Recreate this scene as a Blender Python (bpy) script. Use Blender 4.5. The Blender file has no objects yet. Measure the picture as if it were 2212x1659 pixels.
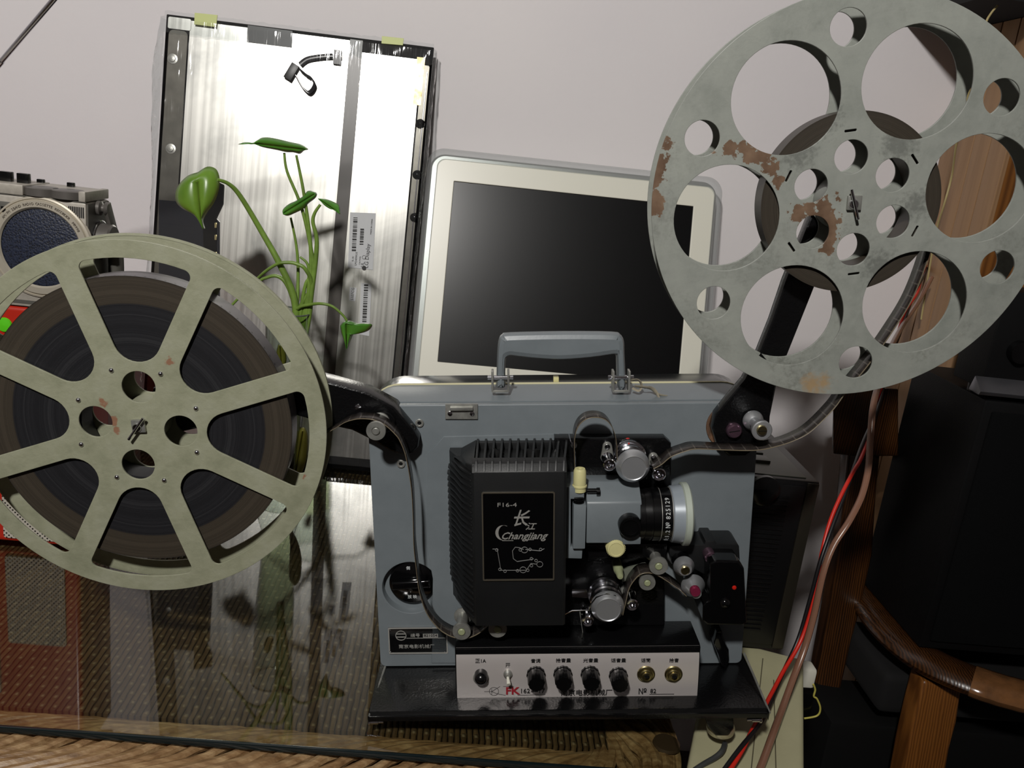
import bpy, bmesh, math, random
from mathutils import Vector, Matrix, noise as mnoise
random.seed(7)
PI = math.pi
COL = bpy.context.scene.collection
# ------------------------------------------------------------------ frames
FPX = 1880.0
H = 1.183                                   # camera height above the floor (table glass at 0.62)
def V(*a): return Vector(a)
MW = Matrix(((0.99284998, 0.09873547, 0.06708368), (-0.038137977, -0.27015017, 0.96206257), (0.11311237, -0.95774224, -0.26445302)))
MP = Matrix(((0.99996133, -0.0077584, 0.00413998), (-0.00604423, -0.26441635, 0.96438968), (-0.00638744, -0.96437742, -0.26445302)))
OP = V(0.28867713, -0.16519662, 0.79027656)
CW = V(0, 0, H)
def ray(u, v): return V((u - 1106) / FPX, (v - 829.5) / FPX, 1.0)
def P(u, v, y):                             # image direction -> projector-local point on plane y
    d = ray(u, v); s = ((MP @ OP)[1] + y) / (MP @ d)[1]; return MP @ (d * s - OP)
def PW(p): return MW @ (OP + MP.transposed() @ Vector(p)) + CW
def Wy(u, v, Y):
    d = MW @ ray(u, v); return d * (Y / d[1]) + CW
def Wx(u, v, X):
    d = MW @ ray(u, v); return d * (X / d[0]) + CW
def Wz(u, v, z):
    d = MW @ ray(u, v); return d * ((z - H) / d[2]) + CW
def Wpl(u, v, p0, n):
    d = MW @ ray(u, v); return d * ((p0 - CW).dot(n) / d.dot(n)) + CW
def rot3(a, b):
    Rx = Matrix(((1, 0, 0), (0, math.cos(a), -math.sin(a)), (0, math.sin(a), math.cos(a))))
    Ry = Matrix(((math.cos(b), 0, math.sin(b)), (0, 1, 0), (-math.sin(b), 0, math.cos(b))))
    return Rx @ Ry
TT = 0.62                                   # glass top surface
# ------------------------------------------------------------------ objects
def tag(o, label=None, cat=None, group=None, kind=None):
    if label: o['label'] = label
    if cat: o['category'] = cat
    if group: o['group'] = group
    if kind: o['kind'] = kind
    return o
def empty(name, label, cat, M=None, group=None):
    o = bpy.data.objects.new(name, None); COL.objects.link(o); o.empty_display_size = .05
    if M is not None: o.matrix_world = M
    return tag(o, label, cat, group)
class MB:
    def __init__(s): s.v = []; s.f = []; s.uv = {}
    def add(s, vs, fs):
        n = len(s.v); s.v += [Vector(p) for p in vs]; s.f += [tuple(i + n for i in f) for f in fs]; return s
    def box(s, a, b):
        x0, y0, z0 = [min(a[i], b[i]) for i in range(3)]; x1, y1, z1 = [max(a[i], b[i]) for i in range(3)]
        return s.add([(x0, y0, z0), (x1, y0, z0), (x1, y1, z0), (x0, y1, z0), (x0, y0, z1), (x1, y0, z1), (x1, y1, z1), (x0, y1, z1)],
                     [(0, 3, 2, 1), (4, 5, 6, 7), (0, 1, 5, 4), (1, 2, 6, 5), (2, 3, 7, 6), (3, 0, 4, 7)])
    def obox(s, c, ax, ay, az):             # oriented box: centre and half-axis vectors
        c = Vector(c); vs = []
        for k in (-1, 1):
            for i, j in ((-1, -1), (1, -1), (1, 1), (-1, 1)): vs.append(c + ax * i + ay * j + az * k)
        return s.add(vs, [(0, 3, 2, 1), (4, 5, 6, 7), (0, 1, 5, 4), (1, 2, 6, 5), (2, 3, 7, 6), (3, 0, 4, 7)])
    def lathe(s, o, axis, prof, seg=40, cap=True):   # prof: (r, t) along axis
        o = Vector(o); a = Vector(axis).normalized(); u = a.orthogonal().normalized(); w = a.cross(u); vs = []; fs = []
        for r, t in prof:
            for i in range(seg):
                th = 2 * PI * i / seg; vs.append(o + a * t + (u * math.cos(th) + w * math.sin(th)) * r)
        for k in range(len(prof) - 1):
            for i in range(seg):
                j = (i + 1) % seg; fs.append((k * seg + i, k * seg + j, (k + 1) * seg + j, (k + 1) * seg + i))
        if cap:
            fs.append(tuple(range(seg))[::-1]); fs.append(tuple((len(prof) - 1) * seg + i for i in range(seg)))
        return s.add(vs, fs)
    def cyl(s, a, b, r0, r1=None, seg=24):
        a = Vector(a); b = Vector(b); return s.lathe(a, b - a, [(r0, 0), (r0 if r1 is None else r1, (b - a).length)], seg)
    def prism(s, poly, fn, t0, t1):         # poly 2D list, fn(a,b,t)->xyz
        n = len(poly); vs = [fn(a, b, t0) for a, b in poly] + [fn(a, b, t1) for a, b in poly]
        fs = [tuple(range(n))[::-1], tuple(range(n, 2 * n))] + [(i, (i + 1) % n, n + (i + 1) % n, n + i) for i in range(n)]
        return s.add(vs, fs)
    def loft(s, rings, cap=True):
        n = len(rings[0]); vs = [p for r in rings for p in r]; fs = []
        for k in range(len(rings) - 1):
            for i in range(n):
                j = (i + 1) % n; fs.append((k * n + i, k * n + j, (k + 1) * n + j, (k + 1) * n + i))
        if cap: fs.append(tuple(range(n))[::-1]); fs.append(tuple((len(rings) - 1) * n + i for i in range(n)))
        return s.add(vs, fs)
    def tube(s, pts, r, seg=10, flat=1.0, up=None, cap=True):
        pts = [Vector(p) for p in pts]; rr = r if isinstance(r, (list, tuple)) else [r] * len(pts); rings = []; u = None
        for i, p in enumerate(pts):
            t = (pts[min(i + 1, len(pts) - 1)] - pts[max(i - 1, 0)]).normalized()
            if up is not None: u = (Vector(up) - t * t.dot(Vector(up))).normalized()
            elif u is None: u = t.orthogonal().normalized()
            else: u = (u - t * t.dot(u)).normalized()
            w = t.cross(u); rings.append([p + (u * math.cos(2 * PI * k / seg) * flat + w * math.sin(2 * PI * k / seg)) * rr[i] for k in range(seg)])
        return s.loft(rings, cap)
def finish(name, bm, mat, parent=None, bevel=0, seg=2, sharp=38, loc=None, recalc=True):
    if recalc: bmesh.ops.recalc_face_normals(bm, faces=bm.faces)
    if bevel:
        es = [e for e in bm.edges if len(e.link_faces) == 2 and e.calc_face_angle(0) > math.radians(28)]
        bmesh.ops.bevel(bm, geom=es, offset=bevel, segments=seg, affect='EDGES', profile=.6, clamp_overlap=True)
    for f in bm.faces: f.smooth = True
    for e in bm.edges:
        if len(e.link_faces) == 2 and e.calc_face_angle(0) > math.radians(sharp): e.smooth = False
    me = bpy.data.meshes.new(name); bm.to_mesh(me); bm.free()
    o = bpy.data.objects.new(name, me); COL.objects.link(o); me.materials.append(mat)
    if parent is not None: o.parent = parent
    if loc is not None: o.location = loc
    return o
def obj(name, mb, mat, parent=None, bevel=0, seg=2, sharp=38, loc=None, label=None, uvs=None):
    me = bpy.data.meshes.new(name); me.from_pydata([tuple(v) for v in mb.v], [], mb.f); me.update()
    if uvs:
        l = me.uv_layers.new(name='UVMap')
        for lp in me.loops: l.data[lp.index].uv = uvs[lp.vertex_index]
    bm = bmesh.new(); bm.from_mesh(me); bpy.data.meshes.remove(me)
    o = finish(name, bm, mat, parent, bevel, seg, sharp, loc)
    if label: o['label'] = label
    return o
def from_curve(cu, fn):                     # evaluate a curve/text to vertices + faces, mapped by fn
    t = bpy.data.objects.new('tmp', cu); COL.objects.link(t); bpy.context.view_layer.update()
    dg = bpy.context.evaluated_depsgraph_get(); ev = t.evaluated_get(dg); me = ev.to_mesh()
    vs = [fn(v.co) for v in me.vertices]; fs = [tuple(p.vertices) for p in me.polygons]
    ev.to_mesh_clear(); bpy.data.objects.remove(t); bpy.data.curves.remove(cu)
    m = MB(); m.add(vs, fs); return m
def plate_mb(outlines, y0, y1, bev=0, fn=None):   # outlines in (x,z); holes by even-odd fill
    cu = bpy.data.curves.new('c', 'CURVE'); cu.dimensions = '2D'; cu.fill_mode = 'BOTH'
    for ol in outlines:
        sp = cu.splines.new('POLY'); sp.points.add(len(ol) - 1); sp.use_cyclic_u = True
        for i, p in enumerate(ol): sp.points[i].co = (p[0], p[1], 0, 1)
    th = abs(y1 - y0) / 2; cu.extrude = max(th - bev, 1e-5); cu.bevel_depth = bev; cu.bevel_resolution = 1
    if bev: cu.offset = -bev
    ym = (y0 + y1) / 2; fn = fn or (lambda a, b, c: (a, c, b))
    return from_curve(cu, lambda c: fn(c[0], c[1], ym - c[2]))
def circ(cx, cz, r, n=48, a0=0): return [(cx + r * math.cos(a0 + 2 * PI * i / n), cz + r * math.sin(a0 + 2 * PI * i / n)) for i in range(n)]
def rrect(x0, z0, x1, z1, r, n=6):
    out = []
    for cx, cz, a in ((x1 - r, z1 - r, 0), (x0 + r, z1 - r, PI / 2), (x0 + r, z0 + r, PI), (x1 - r, z0 + r, 1.5 * PI)):
        for i in range(n + 1): out.append((cx + r * math.cos(a + PI / 2 * i / n), cz + r * math.sin(a + PI / 2 * i / n)))
    return out
def text_mb(body, size, pos, ex=None, ez=None, th=.0003, shear=0, sx=1.0, bold=0, align='CENTER'):
    cu = bpy.data.curves.new('t', 'FONT'); cu.body = body; cu.size = size; cu.extrude = th / 2; cu.align_x = align; cu.align_y = 'CENTER'
    cu.shear = shear; cu.offset = bold; cu.resolution_u = 2
    ex = Vector(ex or (1, 0, 0)); ez = Vector(ez or (0, 0, 1)); n = ex.cross(ez); pos = Vector(pos)
    return from_curve(cu, lambda c: pos + ex * c[0] * sx + ez * c[1] + n * (c[2] + th / 2))
def smooth(pts, n=8):                       # Catmull-Rom
    pts = [Vector(p) for p in pts]; out = []
    for i in range(len(pts) - 1):
        p0 = pts[max(i - 1, 0)]; p1 = pts[i]; p2 = pts[i + 1]; p3 = pts[min(i + 2, len(pts) - 1)]
        for k in range(n):
            t = k / n; out.append(.5 * ((2 * p1) + (p2 - p0) * t + (2 * p0 - 5 * p1 + 4 * p2 - p3) * t * t + (3 * p1 - p0 - 3 * p2 + p3) * t ** 3))
    out.append(pts[-1]); return out
# ------------------------------------------------------------------ materials
def lin(c):
    c = [x / 255 for x in c]; return tuple((x / 12.92 if x < .04045 else ((x + .055) / 1.055) ** 2.4) for x in c) + (1,)
class MT:
    def __init__(s, name, col=(128, 128, 128), rough=.5, metal=0, spec=.5, coat=0, trans=0, sss=0):
        s.m = bpy.data.materials.new(name); s.m.use_nodes = True; s.t = s.m.node_tree; s.n = s.t.nodes; s.b = s.n['Principled BSDF']
        s.set('Base Color', lin(col)); s.set('Roughness', rough); s.set('Metallic', metal); s.set('Specular IOR Level', spec); s.set('Coat Weight', coat); s.set('Transmission Weight', trans)
        s.tc = None
    def set(s, k, v): s.b.inputs[k].default_value = v
    def node(s, t, **kw):
        n = s.n.new(t)
        for k, v in kw.items():
            if k in n.inputs: n.inputs[k].default_value = v
            else: setattr(n, k, v)
        return n
    def link(s, a, b): s.t.links.new(a, b)
    def co(s, which='Object', scale=(1, 1, 1), rot=(0, 0, 0)):
        if s.tc is None: s.tc = s.node('ShaderNodeTexCoord')
        mp = s.node('ShaderNodeMapping'); mp.inputs['Scale'].default_value = scale; mp.inputs['Rotation'].default_value = rot
        s.link(s.tc.outputs[which], mp.inputs['Vector']); return mp.outputs[0]
    def noise(s, vec, scale=10, detail=4, rough=.5, dist=0):
        n = s.node('ShaderNodeTexNoise'); n.inputs['Scale'].default_value = scale; n.inputs['Detail'].default_value = detail
        n.inputs['Roughness'].default_value = rough; n.inputs['Distortion'].default_value = dist; s.link(vec, n.inputs['Vector']); return n.outputs[0]
    def ramp(s, fac, stops, interp='LINEAR'):
        r = s.node('ShaderNodeValToRGB'); r.color_ramp.interpolation = interp
        while len(r.color_ramp.elements) < len(stops): r.color_ramp.elements.new(.5)
        for e, (p, c) in zip(r.color_ramp.elements, stops): e.position = p; e.color = lin(c) if len(c) == 3 else c
        s.link(fac, r.inputs[0]); return r.outputs[0]
    def val(s, fac, a, b, lo=0., hi=1.):    # map range
        r = s.node('ShaderNodeMapRange'); s.link(fac, r.inputs[0])
        for i, x in enumerate((a, b, lo, hi)): r.inputs[i + 1].default_value = x
        return r.outputs[0]
    def math(s, op, a, b=None):
        r = s.node('ShaderNodeMath', operation=op)
        for i, x in enumerate((a, b)):
            if x is None: continue
            if isinstance(x, (int, float)): r.inputs[i].default_value = x
            else: s.link(x, r.inputs[i])
        return r.outputs[0]
    def mix(s, fac, a, b):
        r = s.node('ShaderNodeMix', data_type='RGBA')
        if isinstance(fac, (int, float)): r.inputs[0].default_value = fac
        else: s.link(fac, r.inputs[0])
        for i, x in ((6, a), (7, b)):
            if isinstance(x, tuple): r.inputs[i].default_value = lin(x)
            else: s.link(x, r.inputs[i])
        return r.outputs[2]
    def col(s, out): s.link(out, s.b.inputs['Base Color']); return s
    def rgh(s, out): s.link(out, s.b.inputs['Roughness']); return s
    def bump(s, out, strength=.3, dist=.002):
        b = s.node('ShaderNodeBump'); b.inputs['Strength'].default_value = strength; b.inputs['Distance'].default_value = dist
        s.link(out, b.inputs['Height']); s.link(b.outputs[0], s.b.inputs['Normal']); return s
    def spots(s, which, items, nscale=60, ndist=.012, soft=.0015):   # organic patches at fixed places, (x,y,z,r)
        vec = s.co(which); n = s.noise(s.co(which), nscale, 5, .6); best = None
        for x, y, z, r in items:
            d = s.node('ShaderNodeVectorMath', operation='DISTANCE'); s.link(vec, d.inputs[0]); d.inputs[1].default_value = (x, y, z)
            e = s.math('ADD', d.outputs['Value'], s.math('MULTIPLY', s.math('SUBTRACT', n, .5), ndist * 2))
            k = s.val(e, r + soft, r - soft); best = k if best is None else s.math('MAXIMUM', best, k)
        return best
def simple(name, col, rough=.5, metal=0, spec=.5, coat=0, nz=0, ns=40, bump=0, bs=200):
    m = MT(name, col, rough, metal, spec, coat)
    if nz:
        f = m.noise(m.co(), ns, 5, .6); a = tuple(max(0, c * (1 - nz)) for c in col); b = tuple(min(255, c * (1 + nz)) for c in col); m.col(m.ramp(f, [(.3, a), (.7, b)]))
    if bump: m.bump(m.noise(m.co(), bs, 3), bump, .001)
    return m.m
def thin_glass(name, tint=(255, 255, 255), refl=1.0, rough=0.0, bump=None, ior=1.5, haze=0):
    m = bpy.data.materials.new(name); m.use_nodes = True; t = m.node_tree; n = t.nodes; n.clear(); L = t.links
    out = n.new('ShaderNodeOutputMaterial'); tr = n.new('ShaderNodeBsdfTransparent'); tr.inputs[0].default_value = lin(tint)
    gl = n.new('ShaderNodeBsdfGlossy'); gl.inputs['Roughness'].default_value = rough; mx = n.new('ShaderNodeMixShader'); fr = n.new('ShaderNodeFresnel'); fr.inputs[0].default_value = ior
    mu = n.new('ShaderNodeMath'); mu.operation = 'MULTIPLY'; mu.inputs[1].default_value = refl; mu.use_clamp = True
    ge = n.new('ShaderNodeNewGeometry'); ib = n.new('ShaderNodeMath'); ib.operation = 'SUBTRACT'; ib.inputs[0].default_value = 1.0; L.new(ge.outputs['Backfacing'], ib.inputs[1]); m3 = n.new('ShaderNodeMath'); m3.operation = 'MULTIPLY'; L.new(fr.outputs[0], m3.inputs[0]); L.new(ib.outputs[0], m3.inputs[1])
    L.new(m3.outputs[0], mu.inputs[0]); L.new(mu.outputs[0], mx.inputs[0]); L.new(tr.outputs[0], mx.inputs[1]); L.new(gl.outputs[0], mx.inputs[2])
    if bump:
        tc = n.new('ShaderNodeTexCoord'); mp = n.new('ShaderNodeMapping'); mp.inputs['Scale'].default_value = bump[0]; nz = n.new('ShaderNodeTexNoise'); nz.inputs['Scale'].default_value = bump[1]; nz.inputs['Detail'].default_value = 3
        bp = n.new('ShaderNodeBump'); bp.inputs['Strength'].default_value = bump[2]; bp.inputs['Distance'].default_value = bump[3]
        L.new(tc.outputs['Object'], mp.inputs[0]); L.new(mp.outputs[0], nz.inputs['Vector']); L.new(nz.outputs[0], bp.inputs['Height']); L.new(bp.outputs[0], gl.inputs['Normal'])
    last = mx
    if haze:
        df = n.new('ShaderNodeBsdfDiffuse'); df.inputs[0].default_value = (.8, .8, .8, 1); m2 = n.new('ShaderNodeMixShader'); m2.inputs[0].default_value = haze
        L.new(mx.outputs[0], m2.inputs[1]); L.new(df.outputs[0], m2.inputs[2]); last = m2
    L.new(last.outputs[0], out.inputs[0]); return m
M = {}
m = MT('wall_plaster', (226, 221, 222), .85, spec=.2); m.col(m.ramp(m.noise(m.co(), 3, 5), [(.3, (223, 218, 220)), (.7, (230, 225, 225))])); m.bump(m.noise(m.co(), 120, 4), .12, .002); M['wall'] = m.m
M['floor'] = simple('dark_floor', (62, 52, 44), .6, nz=.15)
M['ceil'] = simple('ceiling_paint', (205, 205, 200), .9)
m = MT('case_paint', (114, 121, 124), .38, spec=.5); f = m.noise(m.co(), 14, 6, .65); m.col(m.ramp(f, [(.25, (104, 111, 115)), (.6, (115, 122, 126)), (.8, (119, 126, 129))])); m.bump(m.noise(m.co(), 260, 3), .1, .0006); m.rgh(m.val(f, .3, .7, .3, .42)); M['case'] = m.m
m = MT('black_hammer', (12, 12, 13), .22, spec=.45); m.bump(m.noise(m.co(), 420, 3), .35, .0007); M['black'] = m.m
m = MT('housing_black', (19, 20, 21), .46, spec=.45); m.bump(m.noise(m.co(), 700, 2), .15, .0004); m.col(m.ramp(m.noise(m.co(), 20, 4), [(.3, (17, 18, 19)), (.75, (25, 26, 27))])); M['housing'] = m.m
M['gloss'] = simple('gloss_black', (8, 8, 9), .1, spec=.6)
M['knob'] = simple('knob_black', (9, 9, 10), .22)
M['matt'] = simple('matt_black', (12, 12, 12), .75, spec=.2)
M['chrome'] = simple('bright_chrome', (215, 215, 220), .13, 1)
M['steel'] = simple('worn_steel', (162, 162, 156), .36, .65, nz=.12, ns=90)
M['alu'] = simple('turned_aluminium', (205, 207, 210), .36, .8)
M['gold'] = simple('brass_jack', (170, 158, 115), .28, 1)
M['cream'] = simple('cream_plastic', (206, 200, 146), .42, nz=.04)
M['rubber'] = simple('cream_gasket', (212, 206, 168), .6)
M['red'] = simple('red_paint', (190, 30, 18), .3)
M['pink'] = simple('anodised_pink', (165, 52, 88), .25, .6)
M['mauve'] = simple('anodised_mauve', (120, 92, 108), .25, .8)
m = MT('amp_panel_metal', (214, 207, 204), .38, .45); m.bump(m.noise(m.co('Object', (1, 1, 1)), 900, 2), .12, .0003); M['panel'] = m.m
M['ink'] = simple('black_ink', (20, 19, 20), .6); M['redink'] = simple('red_ink', (150, 30, 42), .6)
M['silver'] = simple('silver_print', (196, 194, 188), .4, .6); M['white'] = simple('white_print', (205, 208, 208), .5)
M['rust'] = simple('chipped_brown', (95, 68, 48), .7, nz=.3, ns=120)
# reel paints
m = MT('green_grey_hammer', (165, 166, 140), .48, spec=.4); f = m.noise(m.co(), 34, 6, .6)
c = m.ramp(f, [(.3, (134, 136, 113)), (.5, (149, 150, 127)), (.72, (157, 158, 138))])
g = m.noise(m.co(), 9, 5, .7); c = m.mix(m.val(g, .60, .72, 0, .4), c, (112, 116, 92))
k = m.spots('Object', [(-.028, -.001, .024, .0035), (-.022, -.001, .005, .005), (-.02, -.001, -.003, .003), (.035, -.001, .061, .003), (.138, -.001, -.056, .003), (.143, -.001, -.053, .0025), (-.045, -.001, .056, .004), (-.098, -.001, .1, .003)], 160, .006, .0008)
c = m.mix(m.math('MULTIPLY', k, .75), c, (138, 82, 58)); m.col(c); m.bump(m.noise(m.co(), 170, 3, .6), .35, .0012); M['reelL'] = m.m
m = MT('grey_reel_paint', (136, 142, 138), .45, spec=.4); f = m.noise(m.co(), 18, 8, .7)
c = m.ramp(f, [(.3, (130, 134, 127)), (.5, (146, 149, 142)), (.7, (155, 158, 150))])
g = m.noise(m.co(), 7, 6, .75, .4); g2 = m.noise(m.co(), 300, 3, .6); dirt = m.math('MULTIPLY', m.val(g, .52, .7, 0, 1), m.val(g2, .42, .6, .15, 1)); c = m.mix(m.math('MULTIPLY', dirt, .55), c, (84, 84, 76))
k = m.spots('Object', [(.033, -.001, .05, .012), (.053, -.001, -.0, .009), (-.05, -.001, .045, .012), (.03, -.001, -.055, .012), (-.03, -.001, .07, .01)], 260, .02, .006); c = m.mix(m.math('MULTIPLY', k, .5), c, (70, 72, 68))
k = m.spots('Object', [(-.164, -.001, .036, .007), (-.168, -.001, .022, .008), (-.162, -.001, .05, .005), (-.169, -.001, .004, .009), (-.167, -.001, -.004, .006), (-.105, -.001, .046, .006), (-.092, -.001, .044, .008), (-.08, -.001, .04, .007), (-.071, -.001, .03, .006), (-.064, -.001, .02, .005), (-.122, -.001, .048, .005),
                       (-.045, -.001, -.008, .007), (-.035, -.001, -.004, .007), (-.024, -.001, -.003, .008), (-.018, -.001, -.014, .008), (-.015, -.001, -.024, .007), (-.017, -.001, -.036, .006), (-.013, -.001, .006, .003)], 150, .013, .0005)
c = m.mix(k, c, m.ramp(m.noise(m.co(), 60, 4), [(.3, (92, 70, 54)), (.7, (128, 104, 84))]))
k = m.spots('Object', [(-.018, -.001, -.161, .008), (-.01, -.001, -.159, .006)], 200, .012, .005); c = m.mix(m.math('MULTIPLY', k, .6), c, (170, 130, 70)); m.col(c); m.bump(m.noise(m.co(), 140, 4, .6), .22, .0012); M['reelR'] = m.m
# film
def film_roll_mat(name, edge):
    m = MT(name, (40, 36, 32), .42, spec=.4); tc = m.co(); sep = m.node('ShaderNodeSeparateXYZ'); m.link(tc, sep.inputs[0])
    r = m.math('SQRT', m.math('ADD', m.math('MULTIPLY', sep.outputs[0], sep.outputs[0]), m.math('MULTIPLY', sep.outputs[2], sep.outputs[2])))
    cmb = m.node('ShaderNodeCombineXYZ'); m.link(r, cmb.inputs[0]); a = m.noise(cmb.outputs[0], 900, 6, .8); b = m.noise(cmb.outputs[0], 70, 5, .8)
    f = m.math('ADD', m.math('MULTIPLY', a, .5), m.math('MULTIPLY', b, .5))
    inner = m.ramp(f, [(.35, (20, 20, 22)), (.5, (33, 33, 36)), (.62, (54, 54, 56))]); outer = m.ramp(f, [(.35, (42, 37, 31)), (.5, (58, 52, 44)), (.65, (78, 70, 60))])
    m.col(m.mix(m.val(r, edge - .0006, edge + .0006), inner, outer)); m.bump(a, .25, .0006); return m.m
M['filmL'] = film_roll_mat('wound_film_side', .1125); M['filmR'] = film_roll_mat('wound_film_side_small', .02)
m = MT('film_strip', (44, 40, 38), .25, spec=.5); uv = m.co('UV'); sep = m.node('ShaderNodeSeparateXYZ'); m.link(uv, sep.inputs[0])
fr = m.math('FRACT', m.math('MULTIPLY', sep.outputs[0], 85)); line = m.math('LESS_THAN', fr, .1); hole = m.math('MULTIPLY', m.math('LESS_THAN', m.math('ABSOLUTE', m.math('SUBTRACT', fr, .5)), .1), m.math('GREATER_THAN', sep.outputs[1], .9))
c = m.ramp(m.noise(m.co('UV', (60, 3, 1)), 2, 5), [(.3, (28, 25, 24)), (.7, (60, 54, 50))]); c = m.mix(m.math('MULTIPLY', line, .5), c, (96, 90, 84)); c = m.mix(hole, c, (14, 12, 12)); c = m.mix(m.math('LESS_THAN', sep.outputs[1], .07), c, (110, 100, 82)); m.col(c); M['film'] = m.m
# table
m = MT('woven_rattan', (92, 72, 50), .55, spec=.35)
wv_ = m.co('Object', (1, 1, 1)); nz_ = m.node('ShaderNodeTexNoise'); nz_.inputs['Scale'].default_value = 25; m.link(wv_, nz_.inputs['Vector'])
sx2 = m.node('ShaderNodeSeparateXYZ'); m.link(wv_, sx2.inputs[0]); X_ = m.math('ADD', m.math('MULTIPLY', sx2.outputs[0], 160), m.math('MULTIPLY', nz_.outputs[0], .5)); cx_ = m.math('FLOOR', X_); fx = m.math('FRACT', X_)
par_ = m.math('MULTIPLY', m.math('FRACT', m.math('MULTIPLY', cx_, .5)), 1.0); Y_ = m.math('ADD', m.math('MULTIPLY', sx2.outputs[1], 34), par_); fy = m.math('FRACT', Y_)
rowid = m.node('ShaderNodeCombineXYZ'); m.link(cx_, rowid.inputs[0]); m.link(m.math('FLOOR', Y_), rowid.inputs[1]); wn = m.node('ShaderNodeTexWhiteNoise'); m.link(rowid.outputs[0], wn.inputs[0])
hx_ = m.math('SUBTRACT', 1.0, m.math('MULTIPLY', m.math('ABSOLUTE', m.math('SUBTRACT', fx, .5)), 2.0)); hy_ = m.math('SINE', m.math('MULTIPLY', fy, PI))
gapx = m.val(hx_, .0, .35); gy_ = m.val(hy_, .25, .8); gap = m.math('MULTIPLY', m.math('SUBTRACT', 1.0, gapx), gy_); nub = m.math('MULTIPLY', m.val(hx_, .2, .7), m.val(hy_, .3, .12))
cA = m.mix(wn.outputs[0], (80, 62, 42), (112, 90, 62)); cA = m.mix(m.val(m.noise(m.co(), 3.5, 4), .35, .65), cA, m.mix(.5, cA, (70, 50, 28))); cA = m.mix(m.math('MULTIPLY', nub, .6), cA, (150, 134, 106)); m.col(m.mix(gap, cA, (26, 18, 11)))
h = m.math('ADD', m.math('SUBTRACT', m.math('MULTIPLY', m.math('POWER', hx_, .5), .8), m.math('MULTIPLY', gap, .8)), m.math('MULTIPLY', nub, .35)); m.bump(h, .9, .003); M['weave'] = m.m
m = MT('rattan_strand', (156, 124, 84), .42, spec=.45); c = m.ramp(m.noise(m.co('Object', (14, 60, 60)), 2.5, 5, .6), [(.3, (110, 80, 50)), (.5, (148, 116, 80)), (.72, (184, 154, 114))]); m.col(c); m.bump(m.noise(m.co('Object', (30, 300, 300)), 2, 3), .3, .001); M['strand'] = m.m
M['glass'] = thin_glass('table_glass', (240, 242, 236), 1.7, .03)
M['glassedge'] = simple('glass_edge', (22, 32, 34), .15)
M['pad'] = simple('rubber_pad', (70, 54, 40), .5)
# wood
def wood(name, a, b, scale=(2, 30, 2), rough=.4, coat=0, ws=6):
    m = MT(name, a, rough, coat=coat); v = m.co('Object', scale); w = m.node('ShaderNodeTexWave'); w.inputs['Scale'].default_value = ws; w.inputs['Distortion'].default_value = 5; w.inputs['Detail'].default_value = 4; m.link(v, w.inputs[0])
    f = m.math('ADD', m.math('MULTIPLY', w.outputs[1], .5), m.math('MULTIPLY', m.noise(v, 3, 6), .5)); m.col(m.ramp(f, [(.2, a), (.8, b)])); m.bump(f, .15, .001); return m.m
M['wood'] = wood('dark_varnished_wood', (26, 14, 6), (78, 46, 20), (14, 14, 1.2), .28, .2)
M['woodlight'] = wood('orange_wood', (96, 56, 22), (140, 88, 38), (12, 12, 1), .35)
M['plank'] = wood('wardrobe_plank', (136, 104, 74), (156, 122, 88), (16, 16, 1), .5, 0, 3)
M['wardfront'] = wood('wardrobe_front', (96, 58, 24), (134, 86, 38), (10, 10, 1), .4, 0, 3)
M['taped'] = simple('clear_packing_tape', (120, 82, 50), .12, coat=.6, nz=.15)
M['speaker'] = simple('black_cabinet_vinyl', (6, 6, 7), .6, spec=.25, bump=.2, bs=500)
M['cloth'] = simple('black_cloth', (14, 13, 14), .9)
# electronics
m = MT('panel_foil', (205, 204, 198), .36, 1); f = m.noise(m.co('Object', (160, 1, 1.2)), 1, 5); m.rgh(m.val(f, .3, .7, .27, .35)); g = m.noise(m.co(), 4.5, 5, .6, .6); m.col(m.ramp(g, [(.35, (170, 170, 166)), (.5, (205, 204, 198)), (.7, (214, 212, 206))])); m.bump(m.noise(m.co('Object', (2, 1, 1)), 2.5, 2), .12, .005); M['foil'] = m.m
M['foildark'] = simple('dark_steel_strip', (92, 90, 84), .32, .9, nz=.1)
M['strip'] = simple('brown_film_strip', (62, 56, 50), .35)
M['tape'] = simple('yellow_green_tape', (196, 204, 130), .5)
M['blacktape'] = simple('black_tape', (58, 56, 56), .4)
M['sticker'] = simple('label_paper', (206, 208, 210), .6)
M['wrap'] = thin_glass('plastic_wrap', (250, 250, 250), .8, .08, ((6, 1, .6), 9, .5, .010), 1.35, .02)
M['wrapedge'] = thin_glass('crumpled_plastic_wrap', (240, 242, 242), 2.2, .04, ((1, 1, .5), 110, 1.0, .02), 1.45, .03)
M['bezel'] = simple('white_bezel', (226, 224, 210), .32, coat=.3)
M['screen'] = MT('monitor_screen', (5, 5, 6), .27, spec=.35).m
M['acrylic'] = thin_glass('clear_acrylic', (236, 238, 238), 1.6, .05, None, 1.5, .12)
M['alushell'] = simple('monitor_shell', (188, 188, 184), .3, .7)
m = MT('radio_silver', (168, 162, 152), .42, .15); m.col(m.ramp(m.noise(m.co(), 200, 2), [(.3, (160, 154, 144)), (.7, (172, 166, 156))])); M['radio'] = m.m
M['radiodark'] = simple('radio_side_grey', (92, 90, 84), .45, .2)
M['dial'] = simple('grey_dial', (98, 94, 90), .4, .3)
m = MT('speaker_mesh', (16, 20, 34), .5); vo = m.node('ShaderNodeTexVoronoi'); vo.inputs['Scale'].default_value = 420; m.link(m.co(), vo.inputs[0]); m.col(m.ramp(vo.outputs[0], [(.2, (8, 9, 16)), (.5, (34, 40, 58))])); m.bump(vo.outputs[0], .5, .001); M['mesh'] = m.m
M['redplastic'] = simple('red_plastic', (176, 38, 22), .3, coat=.3)
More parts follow.
